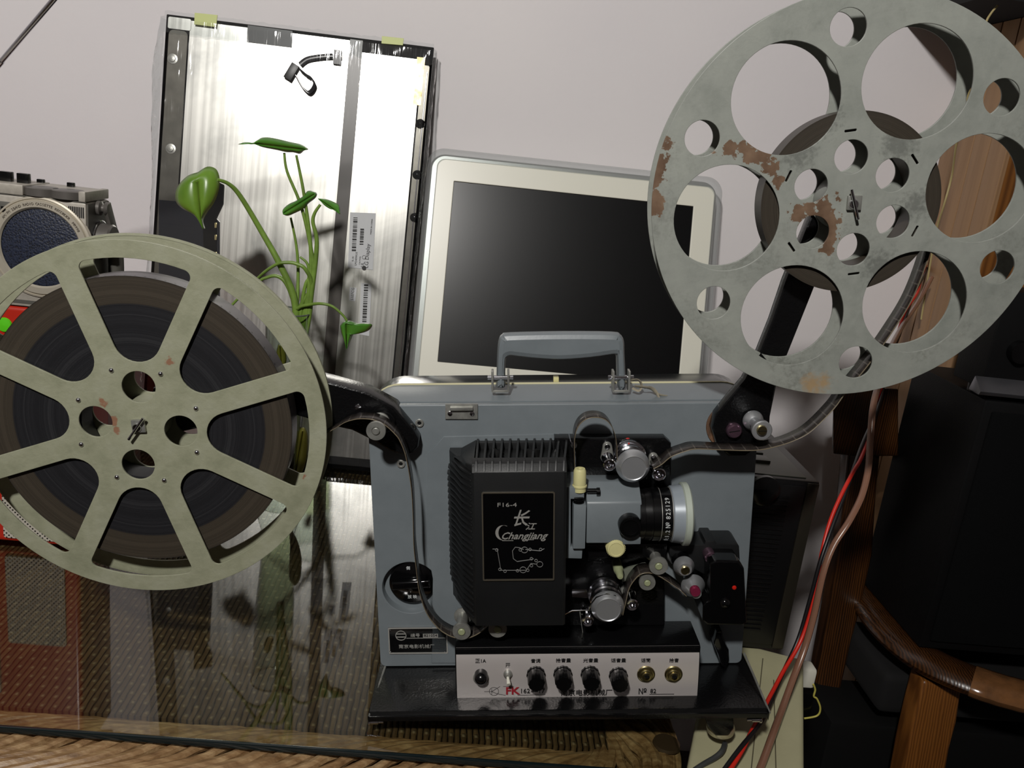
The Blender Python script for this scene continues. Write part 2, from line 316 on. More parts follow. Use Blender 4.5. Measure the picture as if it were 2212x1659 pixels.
m = MT('perforated_grille', (190, 182, 170), .5); vec = m.co('Object', (1, 1, 1), (0, PI / 4, 0)); sp = m.node('ShaderNodeSeparateXYZ'); m.link(vec, sp.inputs[0])
def cell(o): return m.math('SUBTRACT', m.math('FRACT', m.math('MULTIPLY', o, 240)), .5)
a = cell(sp.outputs[0]); b = cell(sp.outputs[2]); d = m.math('SQRT', m.math('ADD', m.math('MULTIPLY', a, a), m.math('MULTIPLY', b, b))); m.col(m.mix(m.math('LESS_THAN', d, .27), (176, 170, 158), (20, 16, 14))); M['grille'] = m.m
M['green'] = simple('green_button', (90, 200, 30), .4)
M['creamcase'] = simple('beige_plastic', (184, 180, 145), .5, nz=.04, ns=12)
M['seam'] = simple('seam_line', (92, 86, 66), .7)  # darker beige for the seam lines of the box
M['radioblack'] = simple('black_radio_body', (14, 14, 15), .35)
M['radiotop'] = simple('radio_top_grey', (72, 74, 66), .35, .3)
M['wirered'] = simple('red_wire', (205, 40, 26), .38); M['wireblack'] = simple('black_wire', (22, 20, 22), .4)
M['wirebrown'] = simple('clear_brown_cord', (128, 92, 74), .25); M['wirecopper'] = simple('copper_core', (190, 120, 90), .3, .5); M['wiregrey'] = simple('grey_cable', (58, 60, 60), .45); M['wireyellow'] = simple('yellow_wire', (196, 186, 90), .45)
# plant
def leafmat(name, a, b):
    m = MT(name, a, .32, spec=.5); m.col(m.ramp(m.noise(m.co(), 30, 4), [(.3, a), (.7, b)])); m.set('Subsurface Weight', .08); m.bump(m.noise(m.co(), 60, 3), .15, .001); return m.m
M['leaf'] = leafmat('green_leaf', (84, 122, 36), (110, 148, 50)); M['leafdark'] = leafmat('dark_green_leaf', (52, 104, 30), (76, 136, 44)); M['stem'] = simple('green_stem', (110, 138, 58), .4, nz=.12); M['oldleaf'] = simple('olive_submerged_leaf', (112, 108, 34), .5)
M['vase'] = thin_glass('vase_glass', (236, 240, 236), 1.6, .01); M['water'] = thin_glass('vase_water', (232, 234, 218), 1.0, .0, None, 1.33)
# ------------------------------------------------------------------ room
def struct(name, mb, mat): o = obj(name, mb, mat); o['kind'] = 'structure'; return o
WY = 1.54; XL, XR, YF, ZC = -1.9, 1.75, -2.6, 2.75
struct('wall_back', MB().box((XL - .1, WY, 0), (XR + .1, WY + .1, ZC)), M['wall'])
struct('wall_left', MB().box((XL - .1, YF, 0), (XL, WY, ZC)), M['wall'])
struct('wall_right', MB().box((XR, YF, 0), (XR + .1, WY, ZC)), M['wall'])
struct('wall_front', MB().box((XL - .1, YF - .1, 0), (XR + .1, YF, ZC)), M['wall'])
struct('floor', MB().box((XL - .1, YF - .1, -.1), (XR + .1, WY + .1, 0)), M['floor'])
struct('ceiling', MB().box((XL - .1, YF - .1, ZC), (XR + .1, WY + .1, ZC + .1)), M['ceil'])
# ------------------------------------------------------------------ rattan table
TX0, TX1, TY0, TY1 = -1.25, .262, .672, 1.49
table = empty('rattan_table', 'brown woven rattan table with thick braided rim under the glass sheet', 'table', Matrix.Translation((-.4, 1.05, 0)))
TL = Vector((.4, -1.05, 0))
obj('woven_top', MB().box((TX0, .7435, TT - .03), (TX1 - .068, TY1, TT - .0135)), M['weave'], table, loc=TL)
# braided rim: strands winding round a core, following the front edge and the rounded right corner
def rim_path():
    pts = [];
    x = TX0
    while x < .155: pts.append(Vector((x, .700, TT - .0285))); x += .012
    for i in range(24):
        a = -PI / 2 + PI / 2 * i / 23; pts.append(Vector((.160 + .072 * math.cos(a), .772 + .072 * math.sin(a), TT - .0285)))
    y = .785
    while y < TY1: pts.append(Vector((.232, y, TT - .0285))); y += .012
    return pts
rp = rim_path(); NS = 21
L = [0]
for i in range(1, len(rp)): L.append(L[-1] + (rp[i] - rp[i - 1]).length)
for band in range(NS):
    mb = MB(); pts = []; ph = 2 * PI * band / NS
    for i, p in enumerate(rp):
        t = (rp[min(i + 1, len(rp) - 1)] - rp[max(i - 1, 0)]).normalized(); side = Vector((t.y, -t.x, 0)); a = ph + L[i] * 15
        wob = 1 + .05 * math.sin(L[i] * 60 + band * 2.1)
        pts.append(p + side * (-.004 + math.copysign(abs(math.cos(a)) ** .7, math.cos(a)) * .0385 * wob) + Vector((0, 0, 1)) * math.copysign(abs(math.sin(a)) ** .6, math.sin(a)) * .0118 * wob + Vector((0, 0, .000)))
    rad = [.0055 + .0009 * math.sin(L[i] * 45 + band * 1.7) for i in range(len(rp))]
    mb.tube(pts, rad, 8); obj('rim_strand', mb, M['strand'], table, loc=TL)
obj('rim_core', MB().tube([p - Vector((0, 0, .004)) for p in rp], .021, 12, flat=.5, up=(0, 0, 1)), M['strand'], table, loc=TL)
for x in (TX0 + .06, .2):
    for y in (.75, 1.4):
        obj('leg', MB().tube([(x, y, 0), (x, y, TT - .04)], .024, 14), M['strand'], table, loc=TL)
ap = MB()
for i in range(60):
    x = TX0 + .03 + i * .0235; ap.tube([(x, .705, TT - .11), (x + .012 * (-1) ** i, .703, TT - .045)], .005, 6)
ap.tube([(TX0, .705, TT - .115), (.2, .705, TT - .115)], .012, 8); obj('apron', ap, M['strand'], table, loc=TL)
gl = empty('glass_tabletop', 'clear glass sheet with dark polished edge lying on the rattan table', 'glass sheet', Matrix.Translation((-.4, 1.05, TT - .003)))
gx0, gx1, gy0, gy1 = -1.24, .2, .6905, 1.49
def gy(x): return .6935
GLo = Vector((.4, -1.05, -TT + .003))
obj('sheet', MB().box((-1.24, .7015, TT - .006), (.262, 1.485, TT)), M['glass'], gl, loc=GLo)
obj('front_edge', MB().box((-1.24, .698, TT - .0062), (.262, .7016, TT - .0002)), M['glassedge'], gl, loc=GLo, bevel=.0008)
c = Wz(1440, 1606, TT - .0112); padm = MB().lathe(c - Vector((0, 0, .003)), (0, 0, 1), [(.001, 0), (.0135, 0), (.0145, .0015), (.0135, .0045), (.001, .005)], 32)
tag(obj('rubber_pad', padm, M['pad']), 'brown round rubber pad under the glass at the table corner', 'pad')
# ------------------------------------------------------------------ reels
S = .05
def reel_matrix(cx, cz, a, b):              # axis system of a reel in world
    Rp = MP.transposed(); # columns: local axes in camera frame
    B = Matrix((Rp.col[0], -Rp.col[2], Rp.col[1])).transposed()  # cols x, down, fwd in camera
    Q = B @ rot3(a, b); Wm = MW
    cols = (Wm @ Q.col[0], Wm @ Q.col[2], -(Wm @ Q.col[1])); R = Matrix(cols).transposed().to_4x4()
    R.translation = PW((cx, -S, cz)); return R
MR = reel_matrix(.0006, .0017, .0280, .0326)
pl = P(300, 920, -S); ML = reel_matrix(pl.x, pl.z, .045, -.030)
GAP = .029
def dupv(mb, d): return mb
def winding_key(parent, ang, r=.0):
    k = MB(); k.lathe((0, -.006, 0), (0, 1, 0), [(.0035, 0), (.0042, .001), (.0042, .008)], 16)
    obj('spindle', k, M['chrome'], parent)
    ca, sa = math.cos(ang), math.sin(ang)
    obj('spindle_key', MB().tube([(-.013 * ca, -.0072, -.013 * sa), (.013 * ca, -.0078, .013 * sa)], .0013, 8), M['chrome'], parent, label='thin chrome locking bar')
    sq = MB(); sq.obox((.001, -.002, .001), Vector((.006, 0, 0)), Vector((0, .0025, 0)), Vector((0, 0, .006))); obj('spindle_block', sq, M['steel'], parent, bevel=.0008)
# right reel
R = .17
outl = [circ(0, 0, R, 160)]
for k in range(6):
    a = math.radians(126.5 + 60 * k); outl.append(circ(.1062 * math.cos(a), .1062 * math.sin(a), .0450, 64))
    a = math.radians(97.3 + 60 * k); outl.append(circ(.141 * math.cos(a), .141 * math.sin(a), .0147, 40)); outl.append(circ(.0391 * math.cos(a), .0391 * math.sin(a), .0140, 40))
    c0, c1 = .0604 * math.cos(a), .0604 * math.sin(a); t = Vector((-math.sin(a), math.cos(a))); n = Vector((math.cos(a), math.sin(a))); q = []
    for s1, s2 in ((-1, -1), (1, -1), (1.1, 0), (1, 1), (-1, 1), (-1.1, 0)): w = t * (.0046 * s1) + n * (.001 * s2); q.append((c0 + w.x, c1 + w.y))
    outl.append(q)
reelR = empty('film_reel', 'large grey film reel with round holes and chipped brown paint on the upper right arm', 'film reel', MR, 'film reels')
obj('front_flange', plate_mb(outl, -.0012, .0008, .0004), M['reelR'], reelR)
obj('back_flange', plate_mb(outl, GAP - .0008, GAP + .0012, .0004), M['reelR'], reelR)
obj('hub', MB().lathe((0, .001, 0), (0, 1, 0), [(.0245, 0), (.0245, GAP - .002)], 48), M['reelR'], reelR)
winding_key(reelR, math.radians(-72))
# left reel
RL = .1692; rho = .0208; hw = .0105
def window(phi):
    out = []; s = math.sin(math.radians(22.5)); dc = (hw + rho) / s
    for i in range(13):                      # inner rounded end
        th = math.radians(180 - 67.5 + 135 * i / 12); out.append((dc + rho * math.cos(th), rho * math.sin(th)))
    ro, rf = .1535, .0065                    # outer corners
    # fillet circle tangent to line offset hw from spoke and inside r=ro
    for sgn in (-1, 1):
        e = ro - rf; dl = hw + rf; ang = math.asin(dl / e); th = math.radians(22.5) - ang; cx, cy = e * math.cos(th), e * math.sin(th); arc = []
        a0 = math.radians(22.5 + 90); a1 = th
        for i in range(7): a = a0 + (a1 - a0) * i / 6; arc.append((cx + rf * math.cos(a), cy + rf * math.sin(a)))
        if sgn < 0:
            out += [(x, -y) for x, y in arc]
            for i in range(1, 10): a = -th + 2 * th * i / 10; out.append((ro * math.cos(a), ro * math.sin(a)))
        else: out += arc[::-1]
    c, s_ = math.cos(phi), math.sin(phi); return [(x * c - y * s_, x * s_ + y * c) for x, y in out]
oL = [circ(0, 0, RL, 160)]; 
for k in range(8): oL.append(window(math.radians(83.5 + 45 * k)))
for k in range(4): a = math.radians(82 + 90 * k); oL.append(circ(.0378 * math.cos(a), .0378 * math.sin(a), .0148, 40))
reelL = empty('film_reel', 'pale green reel with eight straight spokes, full of film, at the left', 'film reel', ML, 'film reels')
obj('front_flange', plate_mb(oL, -.0012, .0008, .0004), M['reelL'], reelL)
obj('back_flange', plate_mb(oL, GAP - .0008, GAP + .0012, .0004), M['reelL'], reelL)
lip = MB().lathe((0, 0, 0), (0, 1, 0), [(RL - .001, GAP - .0012), (RL + .0008, GAP - .001), (RL + .001, GAP + .0016), (RL - .001, GAP + .0018)], 160, cap=False); obj('rolled_rim', lip, M['reelL'], reelL)
obj('hub', MB().lathe((0, .001, 0), (0, 1, 0), [(.0215, 0), (.0215, GAP - .002)], 48), M['reelL'], reelL)
for k in range(8):
    a = math.radians(62 + 45 * k); obj('rivet', MB().lathe((.056 * math.cos(a), -.0012, .056 * math.sin(a)), (0, -1, 0), [(.0024, 0), (.0022, .0009), (.0013, .0017), (.0003, .002)], 12), M['chrome'], reelL)
winding_key(reelL, math.radians(52))
# wound film
fr = empty('film_roll', 'thick roll of dark wound film filling the pale green reel', 'film', ML, 'rolls of film')
rollm = MB().lathe((0, 0, 0), (0, 1, 0), [(.052, .0035), (.1368, .0035), (.1368, GAP - .003), (.052, GAP - .003)], 160, cap=False)
rollm.f += [(i, 3 * 160 + i, 3 * 160 + (i + 1) % 160, (i + 1) % 160) for i in range(160)]
obj('wound_layers', rollm, M['filmL'], fr)
m = MT('film_outer_face', (92, 88, 92), .32); uv = m.co('UV'); sp2 = m.node('ShaderNodeSeparateXYZ'); m.link(uv, sp2.inputs[0])
q = m.math('MULTIPLY', m.math('LESS_THAN', m.math('ABSOLUTE', m.math('SUBTRACT', m.math('FRACT', m.math('MULTIPLY', sp2.outputs[0], 100)), .5)), .1), m.math('LESS_THAN', m.math('ABSOLUTE', m.math('SUBTRACT', sp2.outputs[1], .13)), .05)); m.col(m.mix(q, (88, 84, 88), (12, 10, 10))); M['filmouter'] = m.m
om = MB(); uvs = []
for i in range(161):
    a = 2 * PI * i / 160
    for y, vv in ((.0036, 0), (GAP - .0031, 1)): om.v.append(Vector((.1371 * math.cos(a), y, .1371 * math.sin(a)))); uvs.append((i / 160, vv))
om.f = [(2 * i, 2 * i + 1, 2 * i + 3, 2 * i + 2) for i in range(160)]; obj('outer_turn', om, M['filmouter'], fr, uvs=uvs)
fr2 = empty('film_roll', 'small dark roll of film at the centre of the grey reel', 'film', MR, 'rolls of film')
rm = MB().lathe((0, 0, 0), (0, 1, 0), [(.0535, .003), (.076, .003), (.076, GAP - .003), (.0535, GAP - .003)], 128, cap=False); rm.f += [(i, 3 * 128 + i, 3 * 128 + (i + 1) % 128, (i + 1) % 128) for i in range(128)]
obj('wound_layers', rm, M['filmR'], fr2)
# ------------------------------------------------------------------ projector
OB = Vector((-.24, .03, -.49))
pm = (MW @ MP.transposed()).to_4x4(); pm.translation = PW(OB)
proj = empty('film_projector', 'grey portable film projector with carrying handle, black lamp housing and amplifier panel', 'projector', pm)
PLc = -OB
class G: pass
def part(name, mb, mat, parent=None, bevel=0, label=None, seg=2, sharp=38):
    if parent is None: return obj(name, mb, mat, proj, bevel, seg, sharp, loc=PLc, label=label)
    return obj(name, mb, mat, parent, bevel, seg, sharp, label=label)
def px(pts, y): return [(p.x, p.z) for p in (P(u, v, y) for u, v in pts)]
def k_at(u, v, y): return (P(u + 1, v, y) - P(u, v, y)).x
def ycyl(mb, u, v, rp, prof, yref):         # turned part facing the viewer; prof (r factor, y)
    c = P(u, v, yref); k = k_at(u, v, yref) * rp
    return mb.lathe((c.x, 0, c.z), (0, 1, 0), [(max(r, .01) * k, y) for r, y in prof], 40)
X0, X1, Z0, Z1 = -.4305, -.0495, -.476, -.1885
def ring(x0, z0, x1, z1, r, y, n=8): return [(a, y, b) for a, b in rrect(x0, z0, x1, z1, r, n)]
body = MB().loft([ring(X0 + .001, Z0, X1 - .001, Z1, .016, .009), ring(X0 - .001, Z0, X1 + .001, Z1 + .0015, .020, .016), ring(X0 - .004, Z0, X1 + .004, Z1 + .004, .028, .032), ring(X0 - .0055, Z0, X1 + .0055, Z1 + .0055, .032, .050)])
part('case_body', body, M['case'])
part('gasket', MB().loft([ring(X0 - .006, Z0 - .0005, X1 + .006, Z1 + .0065, .033, .0505), ring(X0 - .006, Z0 - .0005, X1 + .006, Z1 + .0065, .033, .0535)]), M['rubber'], label='cream rubber gasket')
m = MT('lid_polished', (40, 42, 44), .16, .55); M['lid'] = m.m
part('case_lid', MB().loft([ring(X0 - .0045, Z0, X1 + .0045, Z1 + .005, .032, .054), ring(X0 - .004, Z0, X1 + .004, Z1 + .006, .032, .085), ring(X0 + .004, Z0, X1 - .004, Z1 - .0, .034, .108)]), M['lid'], label='shiny dark rear cover')
# front plate with recesses
dial = P(887, 1270, 0); kk = k_at(887, 1270, 0)
hole2 = P(969, 1241, 0)
fo = [rrect(X0 + .0008, Z0 + .0005, X1 - .0008, P(1200, 873, 0).z, .006)]
fo.append(circ(dial.x, dial.z, 61 * kk, 64)); fo.append(circ(hole2.x, hole2.z, 10.5 * kk, 24))
part('front_plate', plate_mb(fo, 0, .011, .0007), M['case'])
part('dial_recess', MB().lathe((dial.x, 0, dial.z), (0, 1, 0), [(61 * kk, .001), (59 * kk, .0105)], 64, cap=False), M['case'])
# raised centre panel
rp_ = px([(932, 1432), (935, 1250), (922, 1180), (922, 985), (958, 943), (1208, 937), (1208, 1000), (1100, 1010), (1100, 1432)], -.0008)
part('raised_panel', plate_mb([rp_], -.0012, .001, .0005), M['case'])
# dial
d = part('mode_dial', MB().lathe((dial.x + .001, 0, dial.z + .0035), (0, 1, 0), [(49 * kk, .0095), (49 * kk, .0045), (45 * kk, .0035), (.0002, .003)], 64), M['gloss'], label='black round selector dial')
dc = Vector((dial.x + .001, 0, dial.z + .0035))
part('grip', MB().obox(dc + Vector((0, -.001, .002)), Vector((.0195, 0, .0012)), Vector((0, .0045, 0)), Vector((0, 0, .0042))), M['gloss'], d, bevel=.002, seg=3)
tm = MB()
for s, x, z in (('放 映', 0, -.0155), ('停', -.0172, .001), ('机', .0168, .002), ('力', .0172, -.0035), ('中', -.0015, -.0085), ('倒', -.003, .017)):
    t = text_mb(s, .0042, dc + Vector((x, .0032, z)), bold=.00003); tm.add(t.v, t.f)
part('lettering', tm, M['white'], d)
# hole screw
part('recessed_screw', MB().lathe((hole2.x, 0, hole2.z), (0, 1, 0), [(.003, .008), (.003, .011)], 16), M['chrome'])
# number plate
npx = px([(838, 1356), (966, 1356), (966, 1411), (838, 1411)], -.001); x0, x1 = npx[0][0], npx[1][0]; z1, z0 = npx[0][1], npx[2][1]
npl = part('number_plate', plate_mb([rrect(x0, z0, x1, z1, .001)], -.0012, 0, .0002), M['gloss'], label='small black maker plate with silver border')
tm = MB(); fm = plate_mb([rrect(x0, z0, x1, z1, .001), rrect(x0 + .0012, z0 + .0012, x1 - .0012, z1 - .0012, .001)], -.0017, -.001); tm.add(fm.v, fm.f)
ec = P(866, 1373, -.0014); e = plate_mb([circ(ec.x, ec.z, .0057, 32), circ(ec.x, ec.z, .0050, 32)], -.0016, -.0011); tm.add(e.v, e.f)
for dz in (.0018, -.0018): tm.box((ec.x - .005, -.0016, ec.z + dz - .0004), (ec.x + .005, -.0011, ec.z + dz + .0004))
tm.box((ec.x + .0055, -.0016, ec.z - .0034), (x1 - .002, -.0011, ec.z - .0031))
nb = P(930, 1373, -.001); tm.box((nb.x - .0078, -.0016, nb.z - .0021), (nb.x + .0078, -.0011, nb.z + .0021))
for s, u, v, sz in (('编号', 897, 1373, .0045), ('南京电影机械厂', 900, 1397, .0048)):
    t = text_mb(s, sz, P(u, v, -.0013), sx=1.12); tm.add(t.v, t.f)
part('lettering', tm, M['silver'], npl)
part('lettering', text_mb('821054', .0042, P(930, 1373, -.0018), sx=1.1), M['ink'], npl)
for cu_, cv_ in ((842, 1360), (962, 1360), (843, 1407), (961, 1407)):
    c = P(cu_, cv_, -.0015); part('rivet', MB().lathe((c.x, -.0012, c.z), (0, -1, 0), [(.001, 0), (.0008, .0006), (.0001, .0008)], 10), M['chrome'], npl)
# latch plate on top edge
lp = px([(962, 872), (1032, 872), (1032, 905), (962, 905)], -.001)
la = part('latch', plate_mb([lp], -.0022, 0, .0004), M['steel'], label='small steel latch plate')
b = P(997, 884, -.004); part('latch_bar', MB().box((b.x - .011, -.0055, b.z - .0012), (b.x + .011, -.001, b.z + .0022)), M['steel'], la, bevel=.0006)
for u in (972, 1020): c = P(u, 893, -.002); part('screw', MB().lathe((c.x, -.0022, c.z), (0, -1, 0), [(.0024, 0), (.0022, .0009), (.0003, .0011)], 14), M['chrome'], la)
for u, v in ((906, 914), (866, 1002)):
    c = P(u, v, -.001); part('eyelet', plate_mb([circ(c.x, c.z, .0042, 24), circ(c.x, c.z, .0019, 16)], -.0016, -.0002, .0004), M['steel'])
    part('eyelet_hole', MB().lathe((c.x, 0, c.z), (0, 1, 0), [(.002, -.0004), (.002, -.0002)], 16), M['matt'])
# carrying handle
hz = [(1072, 834), (1074, 761), (1078, 732), (1085, 723), (1101, 719), (1214, 716.5), (1322, 717.5), (1340, 723), (1346.5, 734), (1348, 761), (1350, 834), (1334, 834), (1331, 770), (1327, 764), (1320, 763.5), (1275, 770), (1212, 774.5), (1158, 772), (1112, 767), (1103, 766), (1096, 768.5), (1093, 776), (1091.5, 803), (1090.5, 834)]
YH = .03; hp = px(hz, YH); hp = [(v.x, v.y) for v in smooth([(a, b, 0) for a, b in hp] + [(hp[0][0], hp[0][1], 0)], 3)][:-1]
part('handle', plate_mb([hp], YH - .009, YH + .009, .0055), M['case'], label='grey carrying handle')
for u in (1081, 1342):
    c = P(u, 826, YH - .012); br = MB()
    for s in (-1, 1): br.obox(c + Vector((s * .0078, .004, .001)), Vector((.0011, 0, 0)), Vector((0, .006, 0)), Vector((0, 0, .0105)))
    br.obox(c + Vector((0, -.0005, -.0088)), Vector((.0085, 0, 0)), Vector((0, .0015, 0)), Vector((0, 0, .0012))); h_ = part('handle_bracket', br, M['steel'], bevel=.0008)
    part('pin', MB().cyl(c + Vector((-.0125, .004, .004)), c + Vector((.0125, .004, .004)), .0022, seg=14), M['chrome'], h_)
c = P(1201, 822, .06); part('alignment_stud', MB().box((c.x - .0028, .056, Z1 + .004), (c.x + .0028, .064, Z1 + .011)), M['cream'], bevel=.0008, label='tiny cream stud')
# base tray
BF = -.0745; bz = P(1200, 1520, BF).z
base = MB(); zt0 = Z0 - .0005
prof = [(.105, zt0), (.0, zt0), (-.045, zt0 - .001), (BF + .004, zt0 - .0025), (BF, zt0 - .005), (BF, zt0 - .0085), (BF - .002, zt0 - .010), (BF - .0025, P(1200, 1543, BF).z + .001), (BF, P(1200, 1543, BF).z), (.105, P(1200, 1543, BF).z)]
base.prism(prof, lambda y, z, t: (t, y, z), -.4315, -.0435); bs = part('base_tray', base, M['black'], bevel=.0012, label='black glossy base tray')
for u, v, s in ((797, 1559, 1), (1644, 1554, -1)):
    c = P(u, v, BF + .004); part('hinge_pin', MB().lathe(c, (s, 0, 0), [(.0022, -.001), (.0036, 0), (.0036, .0015), (.0026, .002), (.0026, .009), (.0016, .0095), (.0016, .014)], 18), M['chrome'], bs)
for s in (-.425, -.05): part('side_strut', MB().tube([(s + (.0 if s < -.2 else .002), .0, Z0 + .012 if s > -.2 else Z0), (s - .006 if s < -.2 else s + .008, BF - .001, P(1200, 1543, BF).z)], .0012, 8), M['steel'], bs)
# foot
fz = [(1516, 1538), (1586, 1538), (1590, 1570), (1588, 1590), (1574, 1604), (1552, 1604), (1534, 1594), (1527, 1572)]
c = P(1558, 1590, -.058)
ft = part('foot', MB().prism(px([(1518, 1536), (1584, 1536), (1586, 1570), (1574, 1590), (1546, 1590), (1530, 1572)], -.066), lambda a, b, t: (a, t, b), -.066, -.040), M['black'], bevel=.002, label='black foot with rounded metal cup')
cl = PW((c.x, -.052, c.z)); 
part('foot_cup', MB().lathe((c.x + .001, -.05, P(1558, 1606, -.064).z), (0, 0, 1), [(.004, 0), (.0095, .0012), (.0133, .004), (.0145, .0085), (.013, .012), (.004, .0135)], 32), simple('foot_metal', (196, 190, 158), .34, .7), ft)
# lamp housing
HF = -.072
zt = -.2225; ht = P(1120, 1020, HF).z; hb = P(1120, 1352, HF).z; hxl = P(1022, 1180, HF).x; hxr = P(1223, 1180, HF).x
xb = P(975, 1100, -.006).x
hs = empty('x', '', ''); bpy.data.objects.remove(hs)
def hprof(off=0): # cross-section (x,y)
    return [(hxr + off * .3, -.004), (hxr + off * .3, HF + .002), (hxr - .002, HF - off), (hxl + .0015, HF - off), (hxl - .001 - off * .5, HF + .006), (hxl - .009 - off, HF + .022), (hxl - .0155 - off, HF + .042), (xb - off, -.012), (xb - off, -.004)]
core = MB().prism(hprof(), lambda x, y, t: (x, y, t), hb, ht); hs = part('lamp_housing', core, M['housing'], bevel=.0008, label='black finned lamp housing')
def chain(z):  # lower left corner is rounded: fins recede near the bottom
    t = max(0, (P(985, 1235, -.01).z - z)) / .045; return min(1, t) ** 1.6 * .028
fins = MB(); nf = 24
for i in range(nf):
    z = ht - .004 - i * (ht - hb - .010) / (nf - 1); r = max(chain(z), (.007, .0035, .001)[i] if i < 3 else 0)
    q = [(hxl + .002, -.006), (hxl + .002, HF + .006), (hxl - .002, HF + .0055), (hxl - .0115, HF + .0215), (max(hxl - .0185, xb - .002 + r), HF + .042), (xb - .0025 + r, -.014), (xb - .0025 + r, -.006)]
    if r > .008: q = [(hxl + .002, -.006), (hxl + .002, HF + .006), (hxl - .002, HF + .0055), (hxl - .009, HF + .0215), (max(hxl - .016, xb + r), HF + .042), (xb + r, -.02), (xb + r, -.006)]
    sl = 0
    fins.prism(q, lambda x, y, t: (x, y, t + sl * ((hxl - x) / .02)), z - .0011, z + .0011)
part('fin_stack', fins, M['housing'], hs, bevel=.0005)
# rebuild core narrower on the lower left is hidden by fins; top cage
cage = MB(); xs0 = P(1030, 947, -.004).x; xs1 = P(1230, 945, -.004).x; 
gz = P(1100, 1003, HF + .006).z
cage.prism([(HF, ht - .0005), (HF + .006, ht + .0065), (HF + .014, ht + .009), (HF + .014, ht - .0005)], lambda y, z, t: (t, y, z), hxl, hxr)
part('cage_rail', cage, M['housing'], hs, bevel=.0006); cage = MB().box((hxl, -.010, ht - .0005), (hxr, -.004, zt - .002))
part('cage_rail', cage, M['housing'], hs, bevel=.0006)
nb_ = 12; sl = MB()
for i in range(nb_):
    f_ = (i + .15) / (nb_ - .6); xa = hxl + .003 + (hxr - hxl - .004) * f_; xc = xs0 + (xs1 - xs0) * f_
    w = .0011
    prf = [(HF + .0005, ht + .0005), (HF + .007, ht + .0085), (-.030, zt - .001), (-.012, zt + .001), (-.004, zt), (-.004, zt - .007), (-.012, zt - .0075), (-.03, zt - .009), (HF + .014, ht + .002), (HF + .004, ht - .0005)]
    for s_ in (0,): 
        rings = []
        for dx in (-w, w): rings.append([(xa + (xc - xa) * ((y - HF) / -HF) + dx, y, z) for y, z in prf])
        sl.loft(rings)
part('cage_ribs', sl, M['housing'], hs, bevel=.0004)
sh = MB().loft([[(hxl - .0005, HF + .001, ht), (hxl + .002, HF + .004, ht + .006), (hxl + .002, -.03, zt - .002), (xs0, -.005, zt), (xs0, -.005, zt - .0075), (hxl, -.03, zt - .0095), (hxl, HF + .004, ht)],
                [(hxl - .006, HF + .012, ht), (hxl - .006, HF + .016, ht + .004), (hxl - .012, -.03, zt - .008), (xb + .012, -.006, zt - .008), (xb + .003, -.006, zt - .03), (hxl - .018, HF + .04, ht), (hxl - .01, HF + .022, ht)]]); part('corner_shoulder', sh, M['housing'], hs, bevel=.002)
inn = MB(); inn.box((hxl + .004, -.05, ht - .004), (hxr - .004, -.012, ht - .001)); inn.cyl((hxl + .02, -.03, ht - .002), (hxl + .024, -.028, ht + .005), .006); inn.cyl((hxr - .03, -.03, ht - .002), (hxr - .03, -.028, ht + .006), .009)
part('inner_baffle', inn, M['matt'], hs)
# name plate on housing
q = px([(1041, 1063), (1198, 1061), (1198, 1253), (1042, 1253)], HF - .001); x0 = (q[0][0] + q[3][0]) / 2; x1 = (q[1][0] + q[2][0]) / 2; z1 = q[0][1]; z0 = q[2][1]
np_ = part('name_plate', plate_mb([rrect(x0, z0, x1, z1, .0015)], HF - .0011, HF + .0005, .0002), M['gloss'], label='black gloss plate with silver border')
br = plate_mb([rrect(x0, z0, x1, z1, .0015), rrect(x0 + .0013, z0 + .0013, x1 - .0013, z1 - .0013, .0012)], HF - .0018, HF - .001); part('plate_border', br, simple('plate_border_metal', (190, 180, 160), .25, .9), np_)
tm = MB(); yy = HF - .0013
for s, u, v, sz, shr, sx, bd in (('F16-4', 1095, 1091, .0055, 0, 1.45, 0), ('长', 1122, 1122, .017, .35, .9, .0002), ('江', 1145, 1138, .0075, .35, 1.2, .0001), ('Changjiang', 1130, 1158, .0096, .45, 1.0, .00012)):
    t = text_mb(s, sz, P(u, v, yy), shear=shr, sx=sx, bold=bd); tm.add(t.v, t.f)
cc = P(1088, 1151, yy); arc = [(cc.x + .0062 * math.cos(a) * (1.0), cc.z + .0075 * math.sin(a)) for a in [math.radians(60 + i * 14) for i in range(17)]]
for i in range(len(arc) - 1):
    w = .0012 * math.sin(PI * (i + 1) / 18) + .0002; a, b = arc[i], arc[i + 1]; tm.add([(a[0] - w, yy, a[1]), (a[0] + w, yy, a[1]), (b[0] + w, yy, b[1]), (b[0] - w, yy, b[1])], [(0, 1, 2, 3)])
for u0, u1, v in ((1085, 1109, 1168), (1139, 1153, 1166)): a = P(u0, v, yy); b = P(u1, v, yy); tm.box((a.x, yy, a.z - .0003), (b.x, yy + .0002, a.z + .0002))
part('lettering', tm, M['silver'], np_)
dg = MB()
def pl_line(pts, w=.00035):
    q = [P(u, v, yy) for u, v in pts]; dg.tube(q, w, 5)
pl_line([(1064, 1186), (1074, 1186), (1082, 1232), (1128, 1232), (1137, 1232), (1147, 1217), (1160, 1219)]); pl_line([(1153, 1207), (1145, 1209), (1117, 1213), (1109, 1207), (1107, 1190), (1113, 1182), (1122, 1183), (1131, 1187)]); pl_line([(1135, 1187), (1167, 1190), (1176, 1185)])
